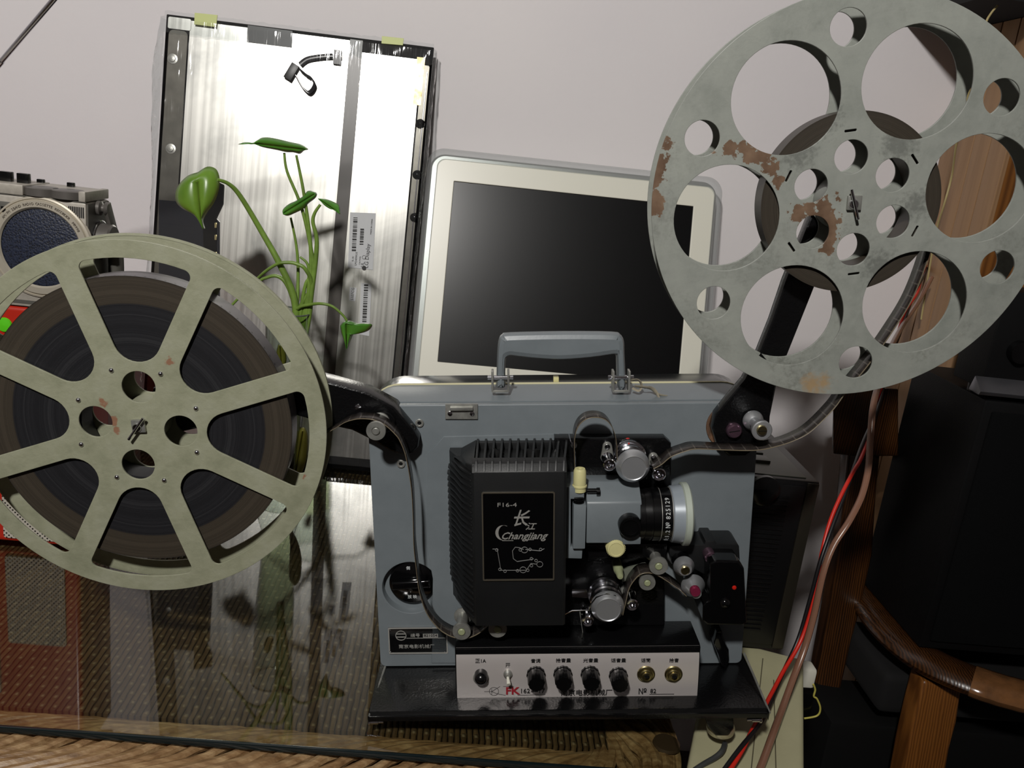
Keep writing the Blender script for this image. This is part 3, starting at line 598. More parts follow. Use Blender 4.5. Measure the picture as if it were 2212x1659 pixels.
for u, v, r in ((1073, 1188, 3), (1133, 1188, 7), (1124, 1188, 3), (1145, 1187, 3), (1168, 1187, 3), (1148, 1207, 3), (1158, 1211, 3), (1166, 1219, 6.5), (1080, 1230, 3), (1091, 1234, 3), (1118, 1233, 3), (1130, 1231, 7), (1140, 1232, 3), (1148, 1222, 3)):
    c = P(u, v, yy); k_ = k_at(u, v, yy); ps = [(c.x + r * k_ * math.cos(a), yy, c.z + r * k_ * math.sin(a)) for a in [2 * PI * i / 16 for i in range(17)]]; dg.tube(ps, .0003, 5)
part('threading_diagram', dg, simple('faint_print', (120, 120, 118), .5), np_)
# gate plates
g1 = px([(1198, 946), (1437, 946), (1450, 958), (1450, 1180), (1436, 1195), (1436, 1352), (1198, 1352)], -.013)
part('mechanism_plate', plate_mb([g1], -.013, .001, .0015), M['black'], label='black mechanism plate')
# lens mount
a0 = P(1267, 1110, -.05).x; a1 = P(1385, 1110, -.05).x
q = [(-.012, P(1300, 1040, -.03).z), (-.030, P(1300, 1040, -.03).z), (-.051, P(1300, 1084, -.051).z), (-.052, P(1300, 1090, -.052).z), (-.052, P(1300, 1173, -.052).z), (-.012, P(1300, 1180, -.03).z)]
lm = part('lens_mount', MB().prism(q, lambda y, z, t: (t, y, z), a0, a1), M['case'], bevel=.0012, label='grey lens mount block')
part('mount_lip', MB().box((a1 - .017, -.054, P(1370, 1175, -.053).z), (a1, -.045, P(1370, 1150, -.053).z)), M['case'], lm, bevel=.001)
kn = MB(); ycyl(kn, 1362, 1140, 25, [(1, -.052), (1, -.0605), (.93, -.062), (.7, -.0622), (.66, -.061), (0, -.0605)], -.062); part('focus_knob', kn, M['knob'], lm)
part('knob_plate', MB().box((P(1345, 1175, -.053).x, -.0535, P(1345, 1172, -.053).z), (a1 - .0003, -.050, P(1345, 1140, -.053).z)), M['case'], lm, bevel=.0006)
# lens
LY = -.034; lz = (P(1420, 1050, LY).z + P(1420, 1169, LY).z) / 2; lx = [P(u, 1107, -.055).x for u in (1384, 1393, 1396, 1410, 1413, 1430, 1431, 1454, 1456)]
r0 = .0248
le = part('lens', MB().lathe((0, LY, lz), (1, 0, 0), [(r0, lx[0]), (r0, lx[1]), (r0 - .0008, lx[1] + .0001), (r0 - .0008, lx[2]), (r0, lx[2] + .0001), (r0 + .0003, lx[3]), (r0 - .0006, lx[3] + .0002), (r0 - .0006, lx[4]), (r0 + .0006, lx[4] + .0002), (r0 + .0006, lx[7]), (.004, lx[8])], 72), M['knob'], label='black projection lens barrel')
for k in (5, 7):
    part('lens_ring', MB().lathe((0, LY, lz), (1, 0, 0), [(r0 + .0006, lx[k] - .0001), (r0 + .001, lx[k]), (r0 + .001, lx[k] + .0004), (r0 + .0006, lx[k] + .0005)], 72, cap=False), M['silver'], le)
hx = lx[7] + .0006; M['hood'] = simple('milky_hood', (150, 158, 166), .3, .1); M['hoodrim'] = simple('milky_hood_rim', (176, 184, 172), .35)
hd = part('lens_hood', MB().lathe((0, LY, lz), (1, 0, 0), [(r0 + .0012, hx), (r0 + .0022, hx + .001), (r0 + .0036, hx + .0125), (r0 + .0012, hx + .0125), (r0 - .001, hx + .004)], 72, cap=False), M['hood'], le, label='milky translucent lens hood')
part('hood_rim', MB().lathe((0, LY, lz), (1, 0, 0), [(r0 + .0036, hx + .0105), (r0 + .0055, hx + .0115), (r0 + .0055, hx + .0165), (r0 + .0035, hx + .018), (r0 + .0012, hx + .017), (r0 + .0012, hx + .011)], 72, cap=False), M['hoodrim'], le)
part('hood_glass', MB().lathe((0, LY, lz), (1, 0, 0), [(r0 - .001, hx + .003), (.001, hx + .005)], 48), M['gloss'], le)
tm = MB()
def lens_text(s, zc, size):                 # characters around the barrel, reading upward
    n = len(s); stepz = size * .60
    for i, ch in enumerate(s):
        zz = (i - (n - 1) / 2) * stepz + zc; a = zz / (r0 + .001)
        rad = r0 + .00095; pos = (P(1443, 1107, -.055).x, LY - rad * math.cos(a), lz + rad * math.sin(a))
        t = text_mb(ch, size, pos, ex=(0, math.sin(a), math.cos(a)), ez=(-1, 0, 0), th=.0002); tm.add(t.v, t.f)
lens_text('№ 825129', .0125, .0060); lens_text('1:1.2', -.0140, .0058); part('lettering', tm, M['white'], le)
# gate bracket
q = px([(1222, 1052), (1262, 1052), (1262, 1078), (1233, 1078), (1233, 1183), (1240, 1178), (1259, 1180), (1257, 1207), (1221, 1206)], -.052)
gb = part('gate_bracket', MB().prism(q, lambda a, b, t: (a, t, b), -.052, -.012), M['case'], bevel=.0008, label='grey C-shaped gate bracket')
q = px([(1239, 1092), (1267, 1092), (1264, 1186), (1237, 1186)], -.057); part('gate_hinge', MB().prism(q, lambda a, b, t: (a, t, b), -.057, -.03), M['case'], gb, bevel=.0012)
sg = MB(); c0 = P(1250, 1086, -.05)
for i in range(4): sg.lathe(c0 + Vector((0, 0, .005 - .0025 * i)), (0, 0, 1), [(.0042, 0), (.0052, .0007), (.0042, .0014)], 20)
part('spring', sg, M['black'], gb)
c0 = P(1252, 1056, -.048); h_ = P(1252, 1012, -.048).z - c0.z
ck = part('framing_knob', MB().lathe(c0, (0, 0, 1), [(.006, -.002), (.006, .002), (.0068, .0025), (.0068, .004), (.0061, .0045), (.0058, h_ - .002), (.0048, h_), (.0022, h_), (.0021, h_ - .003), (.0005, h_ - .003)], 32), M['cream'], gb, label='cream framing knob')
w0 = P(1238, 975, -.03); part('release_wire', MB().tube(smooth([w0 + Vector((-.003, .016, .012)), w0 + Vector((-.002, .004, .009)), w0 + Vector((.0015, 0, .002)), w0 + Vector((.002, 0, -.006)), w0 + Vector((.0022, -.002, -.02))], 5), .0005, 6), M['chrome'])
kn = MB(); ycyl(kn, 1331, 1187, 20, [(1, -.036), (1, -.0525), (.92, -.054), (.75, -.0543), (.72, -.0538), (0, -.0538)], -.054)
c = P(1331, 1187, -.054); kk_ = k_at(1331, 1187, -.054) * 20
for i in range(32): a = 2 * PI * i / 32; kn.cyl((c.x + kk_ * math.cos(a), -.038, c.z + kk_ * math.sin(a)), (c.x + kk_ * math.cos(a), -.0525, c.z + kk_ * math.sin(a)), .0005, seg=6)
part('cream_knob', kn, M['cream'], label='round cream knob')
bl = MB(); a = P(1268, 1060, -.045); bl.cyl(a, a + Vector((.009, 0, 0)), .0022); bl.cyl(a + Vector((.009, 0, -.001)), a + Vector((.012, 0, -.001)), .0038); part('clamp_screw', bl, M['knob'], lm)
lo = MB(); lo.box((P(1265, 1180, -.03).x, -.03, P(1300, 1206, -.03).z), (P(1440, 1200, -.03).x, -.012, P(1300, 1176, -.03).z)); part('gate_base', lo, M['black'], bevel=.001)
# sprockets
def sprocket(u, v, r):
    mb = MB(); ycyl(mb, u, v, r, [(1.03, -.018), (1.03, -.021), (.86, -.0215), (.82, -.030), (.96, -.031), (.96, -.033), (.86, -.034), (.86, -.042)], -.052); s_ = part('sprocket', mb, M['chrome'], label='chrome film sprocket')
    mb = MB(); ycyl(mb, u, v, r, [(.9, -.042), (1, -.0435), (.98, -.047), (.74, -.052), (.70, -.0515), (.70, -.0512), (.01, -.0512)], -.052); part('sprocket_cap', mb, M['alu'], s_)
    mb = MB(); ycyl(mb, u, v, r, [(1.0, -.012), (1.05, -.018)], -.052); part('sprocket_base', mb, M['black'], s_)
sprocket(1369, 1012, 37); sprocket(1314, 1318, 36.5)
for u, v in ((1358, 957), (1314, 1262)):
    c = P(u, v, -.02); part('indicator', MB().lathe((c.x, -.013, c.z), (0, -1, 0), [(.003, 0), (.0026, .005), (.0005, .009)], 12), M['red'], label='small red indicator')
# pad roller arms
def pad(u0, v0, u1, v1, r):
    a = P(u0, v0, -.02); b = P(u1, v1, -.02); d_ = Vector((b.x - a.x, 0, b.z - a.z)); L_ = d_.length; d_.normalize(); n = Vector((d_.z, 0, -d_.x)); kk = k_at(u1, v1, -.046)
    pts = []
    for i in range(9): t = math.atan2(-d_.z, -d_.x) - PI / 2 + PI * i / 8; pts.append((a.x + .0045 * math.cos(t), a.z + .0045 * math.sin(t)))
    c2 = P(u1, v1, -.046)
    for i in range(9): t = math.atan2(d_.z, d_.x) - PI / 2 + PI * i / 8; pts.append((c2.x + r * kk * 1.05 * math.cos(t), c2.z + r * kk * 1.05 * math.sin(t) ))
    s_ = part('pad_roller', plate_mb([pts], -.024, -.021, .0004), M['steel'], label='small pressure roller on a pivot arm')
    part('pivot', MB().lathe((a.x, -.013, a.z), (0, -1, 0), [(.003, 0), (.003, .009), (.0026, .012), (.0005, .014)], 16), M['chrome'], s_)
    mb = MB(); ycyl(mb, u1, v1, r, [(.8, -.024), (.95, -.026), (.62, -.029), (.62, -.038), (.95, -.04), (1, -.045), (.85, -.046), (.55, -.0455), (.5, -.0425), (.25, -.042), (.25, -.047), (.05, -.048)], -.046); part('roller', mb, M['chrome'], s_)
pad(1311, 962, 1317, 1005, 14); pad(1410, 985, 1424, 1026, 15); pad(1350, 1270, 1366, 1308, 14); pad(1262, 1322, 1270, 1343, 13.5)
# guide rollers
def guide(u, v, r, hubmat, yf=-.05, yb=-.018):
    mb = MB(); ycyl(mb, u, v, r, [(.9, yb), (1, yb - .001), (1, yb - .003), (.62, yb - .004), (.6, yf + .005), (1, yf + .003), (1, yf + .0008), (.97, yf), (.45, yf), (.42, yf + .001)], yf); s_ = part('guide_roller', mb, M['steel'], label='flanged guide roller')
    mb = MB(); ycyl(mb, u, v, r, [(.38, yf + .002), (.38, yf - .0008), (.3, yf - .0014), (.01, yf - .0014)], yf); part('roller_hub', mb, hubmat, s_); return s_
M['hubcream'] = simple('greenish_hub', (150, 156, 120), .4)
guide(997, 1365, 20, M['hubcream']); guide(1075, 1360, 20, M['hubcream'], -.05, -.03); guide(1423, 1223.5, 20.5, M['hubcream']); guide(1398.5, 1259.5, 18, M['hubcream'], -.046)
guide(812, 931.5, 21.5, M['steel'], -.05, -.02)
mb = MB(); ycyl(mb, 1647, 931, 21, [(.95, -.018), (1.1, -.019), (1.05, -.022), (.6, -.026), (.6, -.04), (1, -.044), (1.05, -.05), (.95, -.051), (.6, -.051), (.57, -.0505)], -.051); gr = part('guide_roller', mb, M['alu'], label='aluminium flanged guide roller')
mb = MB(); ycyl(mb, 1647, 931, 11, [(1, -.05), (1, -.053), (.9, -.054), (.01, -.054)], -.054); part('roller_hub', mb, M['gold'], gr)
c = P(1647, 931, -.0542); part('screw_slot', MB().box((c.x - .0042, -.0545, c.z - .0003), (c.x + .0042, -.0539, c.z + .0003)), M['matt'], gr)
mb = MB(); ycyl(mb, 1340, 1246, 10, [(1, -.013), (1.1, -.03), (1.05, -.034), (.8, -.036), (.75, -.044), (.6, -.046), (.05, -.0465)], -.046); part('idler', mb, M['hubcream'], label='pale green idler post')
part('idler_arm', MB().prism(px([(1338, 1232), (1395, 1218), (1400, 1234), (1345, 1258)], -.022), lambda a, b, t: (a, t, b), -.022, -.018), simple('idler_arm_grey', (104, 108, 96), .45), bevel=.0006)
# sound drum group
mb = MB(); ycyl(mb, 1480, 1230, 23, [(1.15, -.014), (1.2, -.017), (1.05, -.02), (.75, -.024), (.7, -.04), (.98, -.042), (1, -.044), (.62, -.0505), (.5, -.0505)], -.05); sd = part('sound_drum', mb, M['alu'], label='chrome cone sound drum')
mb = MB(); ycyl(mb, 1480, 1230, 23, [(.9, -.0235), (.9, -.041)], -.05); part('drum_sleeve', mb, M['knob'], sd)
mb = MB(); ycyl(mb, 1480, 1231, 23, [(.42, -.05), (.42, -.0515), (.36, -.052), (.01, -.052)], -.05); part('drum_screw', mb, M['gold'], sd)
mb = MB(); ycyl(mb, 1502, 1277, 26, [(.5, -.02), (.5, -.034), (1, -.038), (1, -.040), (.7, -.045), (.45, -.053), (.4, -.056)], -.05); c2 = part('cone_roller', mb, M['alu'], label='chrome cone roller with pink tip')
mb = MB(); ycyl(mb, 1503, 1280, 11, [(1, -.054), (1, -.0585), (.9, -.0595), (.01, -.0595)], -.0595); part('roller_tip', mb, M['pink'], c2, label='pink anodised tip')
mb = MB(); ycyl(mb, 1536, 1206, 13, [(1, -.03), (1.03, -.036), (1, -.041), (.85, -.042), (.01, -.042)], -.042); part('sound_head_screw', mb, M['mauve'])
# sound head
part('exciter_bridge', MB().prism(px([(1446, 1180), (1522, 1176), (1524, 1168), (1545, 1168), (1547, 1174), (1590, 1174), (1597, 1180), (1600, 1236), (1520, 1240), (1446, 1200)], -.03), lambda a, b, t: (a, t, b), -.03, .002), M['housing'], bevel=.0012)
q = [(1534, 1217), (1546, 1211), (1596, 1212), (1608, 1228), (1614, 1345), (1604, 1351), (1528, 1351), (1518, 1342), (1519, 1309), (1524, 1301), (1534, 1297)]
shd = part('sound_head', MB().prism(px(q, -.056), lambda a, b, t: (a, t, b), -.056, .002), M['gloss'], bevel=.0035, seg=4, label='glossy black sound head cover')
c = P(1587, 1271, -.0575); part('pilot_light', MB().lathe((c.x, -.056, c.z), (0, -1, 0), [(.0022, 0), (.0018, .0008), (.0003, .0012)], 14), M['red'], shd)
c = P(1567, 1304, -.058); part('cover_screw', MB().lathe((c.x, -.055, c.z), (0, -1, 0), [(.0055, 0), (.005, .003), (.003, .005), (.0003, .0056)], 24), M['gloss'], shd)
part('lever', MB().prism(px([(1547, 1363), (1559, 1361), (1562, 1380), (1574, 1402), (1575, 1425), (1568, 1445), (1558, 1436), (1550, 1412), (1541, 1392), (1545, 1378)], -.02), lambda a, b, t: (a, t, b), -.022, .001), M['gloss'], bevel=.0018, label='black lever')
# small bright brackets by the lower sprocket
part('gate_tab', MB().prism(px([(1236, 1273), (1266, 1273), (1270, 1280), (1270, 1292), (1236, 1290)], -.03), lambda a, b, t: (a, t, b), -.03, -.029), M['chrome'])
part('film_stripper', MB().tube([P(u, v, -.048) for u, v in ((1219, 1327), (1236, 1319), (1272, 1318), (1276, 1305), (1288, 1290), (1310, 1283), (1330, 1287))], .0006, 6), M['chrome'])
c = P(1240, 962, -.014); part('latch_button', MB().lathe((c.x, -.013, c.z), (0, -1, 0), [(.003, 0), (.0025, .003), (.0004, .004)], 16), M['steel'])
# amplifier
AY = -.050; ax0, ax1 = P(984, 1460, AY).x, P(1510, 1460, AY).x; az0, az1 = P(1200, 1518, AY).z, P(1200, 1398, AY).z
azb = P(1495, 1345, -.006).z
am = part('amplifier', MB().prism([(-.002, az0 - .001), (AY - .0005, az0 - .001), (AY - .0005, az1 - .001), (AY + .004, az1 + .0008), (-.002, azb)], lambda y, z, t: (t, y, z), ax0, ax1), M['black'], bevel=.0012, label='black amplifier box with silver control panel')
pz0, pz1 = P(1200, 1513, AY - .002).z, P(1200, 1401, AY - .002).z; hgt = pz1 - pz0
pp = [(AY - .0016, pz0), (AY - .0022, pz0 + hgt * .2), (AY - .0024, pz0 + hgt * .5), (AY - .0022, pz0 + hgt * .68), (AY - .0014, pz0 + hgt * .82), (AY + .0001, pz0 + hgt * .93), (AY + .0012, pz1)]
ppb = [(y + .002, z) for y, z in pp][::-1]
pa = part('control_panel', MB().prism(pp + ppb, lambda y, z, t: (t, y, z), ax0 + .0012, ax1 - .0012), M['panel'], am, label='brushed silver control panel', sharp=60)
YP = AY - .0026
def fl_knob(u, v):
    tip = P(u, v, YP - .017); k_ = k_at(u, v, YP - .017) * 19.5; r = []
    for y, s_ in ((YP + .001, 1.08), (YP - .002, 1.08), (YP - .0022, 1.0), (YP - .0155, .96), (YP - .017, .88)):
        r.append([(tip.x + k_ * s_ * (1 - (.05 if (i // 2) % 2 else 0)) * math.cos(2 * PI * i / 48), y, tip.z + k_ * s_ * (1 - (.05 if (i // 2) % 2 else 0)) * math.sin(2 * PI * i / 48)) for i in range(48)])
    part('control_knob', MB().loft(r), M['knob'], am, bevel=0, sharp=30, label='black fluted control knob')
for u, v in ((1159, 1479), (1218, 1478), (1278, 1478), (1340, 1481)): fl_knob(u, v)
mb = MB(); ycyl(mb, 1039, 1464, 17, [(1, YP + .001), (1, YP - .001), (.8, YP - .0015)], YP); fu = part('fuse_holder', mb, M['steel'], am)
mb = MB(); ycyl(mb, 1038.5, 1473, 14.5, [(1, YP + .001), (1, YP - .006), (.9, YP - .009), (.5, YP - .0115), (.01, YP - .012)], YP - .012); part('fuse_cap', mb, M['knob'], am, label='black fuse cap')
mb = MB(); ycyl(mb, 1097, 1459, 9.5, [(1, YP + .001), (1, YP - .002), (.6, YP - .003), (.55, YP - .005), (.3, YP - .005)], YP - .003); part('toggle_switch', mb, M['steel'], am)
a = P(1097, 1463, YP - .005); b = P(1099, 1479, YP - .012); part('switch_lever', MB().cyl(a, b, .0013, .0021, 16), M['bezel'], am, label='pale switch lever')
for u in (1396.5, 1456):
    mb = MB(); ycyl(mb, u, 1460, 19.5, [(1, YP + .001), (1, YP - .0008), (.92, YP - .0014), (.72, YP - .0015), (.68, YP - .003), (.6, YP - .0035), (.52, YP - .0035), (.5, YP - .0055), (.32, YP - .0058), (.3, YP - .004), (.01, YP - .004)], YP - .003); part('jack_socket', mb, M['gold'], am, label='brass jack socket')
    mb = MB(); ycyl(mb, u + 1.5, 1461.5, 6, [(1, YP - .0035), (.98, YP - .0057), (.01, YP - .0057)], YP - .006); part('jack_hole', mb, M['matt'], am)
tk = MB(); tr_ = MB(); YT = YP - .0001
for s, u, v, sz, sx in (('正1A', 1038, 1428, .0055, .9), ('开', 1097, 1437, .0052, 1), ('音调', 1157, 1428, .0048, 1), ('拾音量', 1217, 1427, .0048, 1.05), ('光音量', 1276, 1427, .0048, 1.05), ('话音量', 1336, 1427, .0048, 1.05), ('话筒', 1395, 1427, .0048, 1), ('拾音', 1456, 1427, .0048, 1), ('162', 1134, 1493, .0072, .95), ('—17', 1162, 1493, .0072, .95), ('南京电影机械厂', 1267, 1497, .0074, 1.0), ('№', 1388, 1494, .0088, .95), ('82', 1411, 1493, .0068, .9)):
    y_ = YT if v > 1440 else AY - .0020
    t = text_mb(s, sz, P(u, v, y_), th=.0004, sx=sx, bold=.00004); tk.add(t.v, t.f)
a = P(1403, 1500, YT); b = P(1456, 1500, YT); tk.box((a.x, YT - .0001, a.z - .0001), (b.x, YT + .0003, a.z + .0002))
c = P(1067, 1493.5, YT); k_ = k_at(1067, 1493, YT); rs = [(c.x + 10 * k_ * math.cos(2 * PI * i / 24), YT, c.z + 10 * k_ * math.sin(2 * PI * i / 24)) for i in range(25)]; tk.tube(rs, .0002, 5)
for l in (((1046, 1494), (1062, 1494)), ((1062, 1488), (1062, 1500)), ((1062, 1494), (1080, 1483)), ((1062, 1494), (1075, 1499), (1092, 1502)), ((1118, 1502), (1178, 1500)), ((1087, 1483), (1110, 1483))): tk.tube([P(u, v, YT) for u, v in l], .0002, 5)
part('lettering', tk, M['ink'], am)
for s, u, sx in (('F', 1098, 1.1), ('K', 1113, 1.15)): t = text_mb(s, .0112, P(u, 1493, YT - .0001), sx=sx, bold=.00025, th=.0004); tr_.add(t.v, t.f)
part('lettering', tr_, M['redink'], am, label='red monogram lettering')
# reel arms
c = P(1584, 925, -.001); part('pivot_ring', plate_mb([circ(c.x - .004, c.z + .002, .0225, 40)], -.002, .0005, .0005), M['rust'])
sx_, sz_ = .0006, .0017
ra = [(1640, 965), (1610, 985), (1575, 986), (1549, 962), (1538, 925), (1546, 895), (1572, 862), (1608, 820), (1640, 760), (1668, 690), (1695, 610)]
ra2 = [(1764, 610), (1732, 690), (1700, 770), (1678, 832), (1664, 900), (1662, 935)]
q = px(ra, -.016); arr = math.atan2(1, 1)
e = []
for i in range(9): t = math.radians(160 - 20 * i - 10); e.append((sx_ + .018 * math.cos(t), sz_ + .018 * math.sin(t)))
rarm = part('reel_arm', plate_mb([q + e + px(ra2, -.016)], -.016, -.002, .0018), M['black'], label='black upper reel arm')
part('arm_spindle', MB().cyl((sx_, -.055, sz_), (sx_, -.004, sz_), .0036), M['chrome'], rarm)
mb = MB(); ycyl(mb, 1587, 932, 17.5, [(.95, -.015), (1, -.0185), (.92, -.021), (.75, -.0222), (.01, -.0225)], -.021); part('arm_screw', mb, M['mauve'], rarm)
c = P(1587, 932, -.0225); part('screw_slot', MB().obox((c.x, -.0224, c.z), Vector((.005, 0, .0008)), Vector((0, .0003, 0)), Vector((0, 0, .0004))), M['matt'], rarm)
la1 = [(330, 838), (520, 800), (640, 808), (708, 824), (795, 848), (852, 879), (893, 928), (905, 948), (903, 966), (890, 980), (865, 983), (843, 975), (800, 950), (760, 930), (719, 921), (640, 898), (520, 905), (340, 945), (312, 925), (305, 890)]
larm = part('reel_arm', plate_mb([px(la1, -.016)], -.016, .012, .0022), M['black'], label='black left reel arm')
part('arm_spindle', MB().cyl((pl.x, -.055, pl.z), (pl.x, -.004, pl.z), .0036), M['chrome'], larm)
mb = MB(); ycyl(mb, 773, 880.5, 7.5, [(1, -.015), (.9, -.0168), (.01, -.0172)], -.017); part('arm_screw', mb, M['chrome'], larm)
mb = MB(); ycyl(mb, 830, 912, 24, [(1, -.015), (1, -.02), (.9, -.021), (.01, -.021)], -.02); part('arm_boss', mb, M['black'], larm)
# ------------------------------------------------------------------ running film strip (world objects, in projector coordinates)
flm = empty('film_strip', 'dark perforated film strip threaded from both reels through the projector rollers', 'film', pm)
def ribbon(name, pix, yf=-.047, w=.022, n=8, extra=None):
    pts = [P(u, v, yf + ((extra or {}).get(i, 0))) for i, (u, v) in enumerate(pix)]; sm = smooth(pts, n); mb = MB(); uvs = []; s_ = 0
    for i, p in enumerate(sm):
        if i: s_ += (sm[i] - sm[i - 1]).length
        for j in range(3): mb.v.append(Vector((p.x, p.y + w * j / 2, p.z))); uvs.append((s_, j / 2))
    for i in range(len(sm) - 1):
        for j in range(2): mb.f.append((3 * i + j, 3 * i + j + 1, 3 * i + j + 4, 3 * i + j + 3))
    o = obj(name, mb, M['film'], flm, loc=PLc, uvs=uvs)
    md = o.modifiers.new('thickness', 'SOLIDIFY'); md.thickness = .0004; return o
ribbon('upper_run', [(2022, 470), (2010, 545), (1975, 640), (1930, 715), (1880, 785), (1830, 846), (1802, 884), (1755, 931), (1716, 953), (1672, 967), (1630, 974), (1561, 973), (1505, 971), (1478, 977), (1450, 988), (1430, 1004), (1412, 1014)], extra={0: .006, 1: .006, 2: .007, 3: .007, 4: .006, 5: .005, 6: .003})
ribbon('upper_loop', [(1242, 1030), (1241, 1001), (1241, 950), (1249, 922), (1266, 906), (1289, 902), (1311, 909), (1326, 930), (1333, 960), (1334, 990), (1337, 1010)])
ribbon('left_run', [(668, 960), (700, 940), (726, 925), (744, 914), (762, 908), (780, 905.5), (807, 908), (831, 919), (853, 939), (864, 955), (876, 988), (887, 1051), (891, 1110), (893, 1180), (898, 1227), (904, 1274), (915, 1312), (928, 1337), (947, 1359), (962, 1370), (977, 1377), (997, 1381), (1019, 1377), (1041, 1365), (1056, 1352), (1068, 1344)], w=.021, extra={0: .014, 1: .0125, 2: .010, 3: .007, 4: .004, 5: .002})
ribbon('lower_run', [(1345, 1330), (1352, 1300), (1359, 1272), (1370, 1254), (1384, 1241), (1402, 1238), (1420, 1243), (1445, 1258), (1468, 1274), (1484, 1289)], w=.021)
# cloth strip tied at the handle bracket
kp = MB()
def cl(ps, r): kp.tube(smooth([P(u, v, y) for u, v, y in ps], 5), r, 8, flat=.35)
cl([(1362, 822, .02), (1378, 820, .018), (1386, 832, .018), (1380, 844, .016), (1366, 838, .018)], .0016)
cl([(1372, 834, .018), (1392, 836, .015), (1408, 840, .016), (1422, 852, .016), (1440, 856, .018)], .0022)
cl([(1392, 838, .016), (1404, 836, .016), (1416, 844, .016), (1424, 862, .014)], .0016)
o = obj('cloth_tie', kp, simple('faded_cloth', (150, 142, 124), .8, nz=.2)); o.matrix_world = pm @ Matrix.Translation(PLc); tag(o, 'faded strip of cloth knotted beside the right handle bracket', 'cloth strip')
# ------------------------------------------------------------------ bare LCD panel wrapped in plastic
lb = Vector((-.307, 1.392, TT + .001)); ltop = Vector((-.307, 1.505, TT + .001 + .70)); lzax = (ltop - lb).normalized(); lx_ = Vector((1, 0, 0)); lyax = lzax.cross(lx_)
mm = Matrix((lx_, lyax, lzax)).transposed().to_4x4(); mm.translation = lb; lcd = empty('display_panel', 'tall bare display panel wrapped in clear plastic, foil back facing out, leaning on wall', 'display panel', mm)
mi = mm.inverted()
def Lp(u, v): p = mi @ Wpl(u, v, lb, lyax); return p.x, p.z
lw0 = Lp(343, 300)[0]; lw1 = (Lp(946, 103)[0] + Lp(865, 800)[0]) / 2; ltz = (Lp(345, 28)[1] + Lp(946, 103)[1]) / 2
TH = .012
obj('frame', MB().box((lw0, 0, .0), (lw1, TH, ltz)), M['gloss'], lcd, bevel=.002, label='black edge frame')
def quad(name, pix, y0, mat, label=None, bev=.0003, par=None):
    q = [Lp(u, v) for u, v in pix]; return obj(name, plate_mb([q], y0 - .0012, y0 + .0006, bev), mat, par or lcd, label=label)
def lrect(name, x0, x1, z0, z1, y0, mat, label=None, r=.003):
    return obj(name, plate_mb([rrect(x0, z0, x1, z1, r)], y0 - .0015, y0 + .0006, .0004), mat, lcd, label=label)
xa = Lp(402, 200)[0]; xd0 = (Lp(746, 120)[0] + Lp(708, 760)[0]) / 2; xd1 = (Lp(772, 120)[0] + Lp(738, 760)[0]) / 2; xe = (Lp(893, 300)[0] + Lp(852, 780)[0]) / 2
lrect('foil_sheet', xa, xd0 + .002, .02, ltz - .006, -.001, M['foil'], 'bright brushed foil back')
lrect('side_strip', lw0 + .006, xa - .002, .0, Lp(370, 64)[1], -.001, M['foildark'], 'dark metal side strip', .008)
lrect('foil_corner', lw0 + .004, xa + .002, Lp(370, 63)[1], ltz - .004, -.0015, M['foil'])
lrect('foil_sheet', xd1 - .002, xe, .022, Lp(850, 122)[1], -.001, M['foil'], 'bright foil strip')
lrect('centre_strip', xd0, xd1, .018, ltz - .004, -.0016, M['strip'], 'dark vertical strip', .001)
lrect('edge_strip', xe + .002, lw1 - .004, .02, ltz - .03, -.0008, M['foildark'])
lrect('edge_wire', lw1 - .0085, lw1 - .0065, .02, ltz - .04, -.0022, M['chrome'], None, .0005)
quad('black_tape', [(536, 55), (633, 68), (631, 104), (534, 92)], -.0022, M['blacktape'], 'square of black tape')
for q in ([(424, 31), (473, 36), (470, 62), (423, 56)], [(826, 81), (873, 86), (871, 101), (825, 97)]): quad('tape', q, -.0075, M['tape'], 'pale yellow-green tape')
for u, v in ((374, 128), (370, 322), (374, 560)): x, z = Lp(u, v); obj('screw', MB().lathe((x, -.002, z), (0, -1, 0), [(.0085, 0), (.008, .0012), (.005, .0016), (.0045, .003), (.0005, .0034)], 20), M['steel'], lcd)
x, z = Lp(905, 180); obj('board_window', MB().box((x - .0065, -.0032, z - .035), (x + .0065, -.001, z + .04)), simple('copper_flex', (150, 130, 90), .3, .7, nz=.35, ns=90), lcd)
for v in (268, 378, 470): x, z = Lp(908 - (v - 268) * .06, v); obj('rubber_bump', MB().lathe((x, -.002, z), (0, -1, 0), [(.008, 0), (.007, .003), (.003, .005), (.0005, .0055)], 20), M['gloss'], lcd)
# lower-left: plate paints the foil's dark reflection; black circuit strip over it
quad('dark_reflection_plate', [(345, 432), (440, 440), (476, 480), (476, 640), (470, 900), (345, 890)], -.003, simple('dark_reflection', (24, 26, 34), .22, coat=.4), 'dark plate painted in for a dark reflection')
quad('board_edge', [(440, 380), (470, 392), (486, 400), (484, 440), (470, 470), (470, 640), (445, 640), (440, 470)], -.005, M['gloss'])
for v in (482, 508, 545): quad('chip', [(466, v), (471, v), (471, v + 11), (466, v + 11)], -.0065, M['gold'])
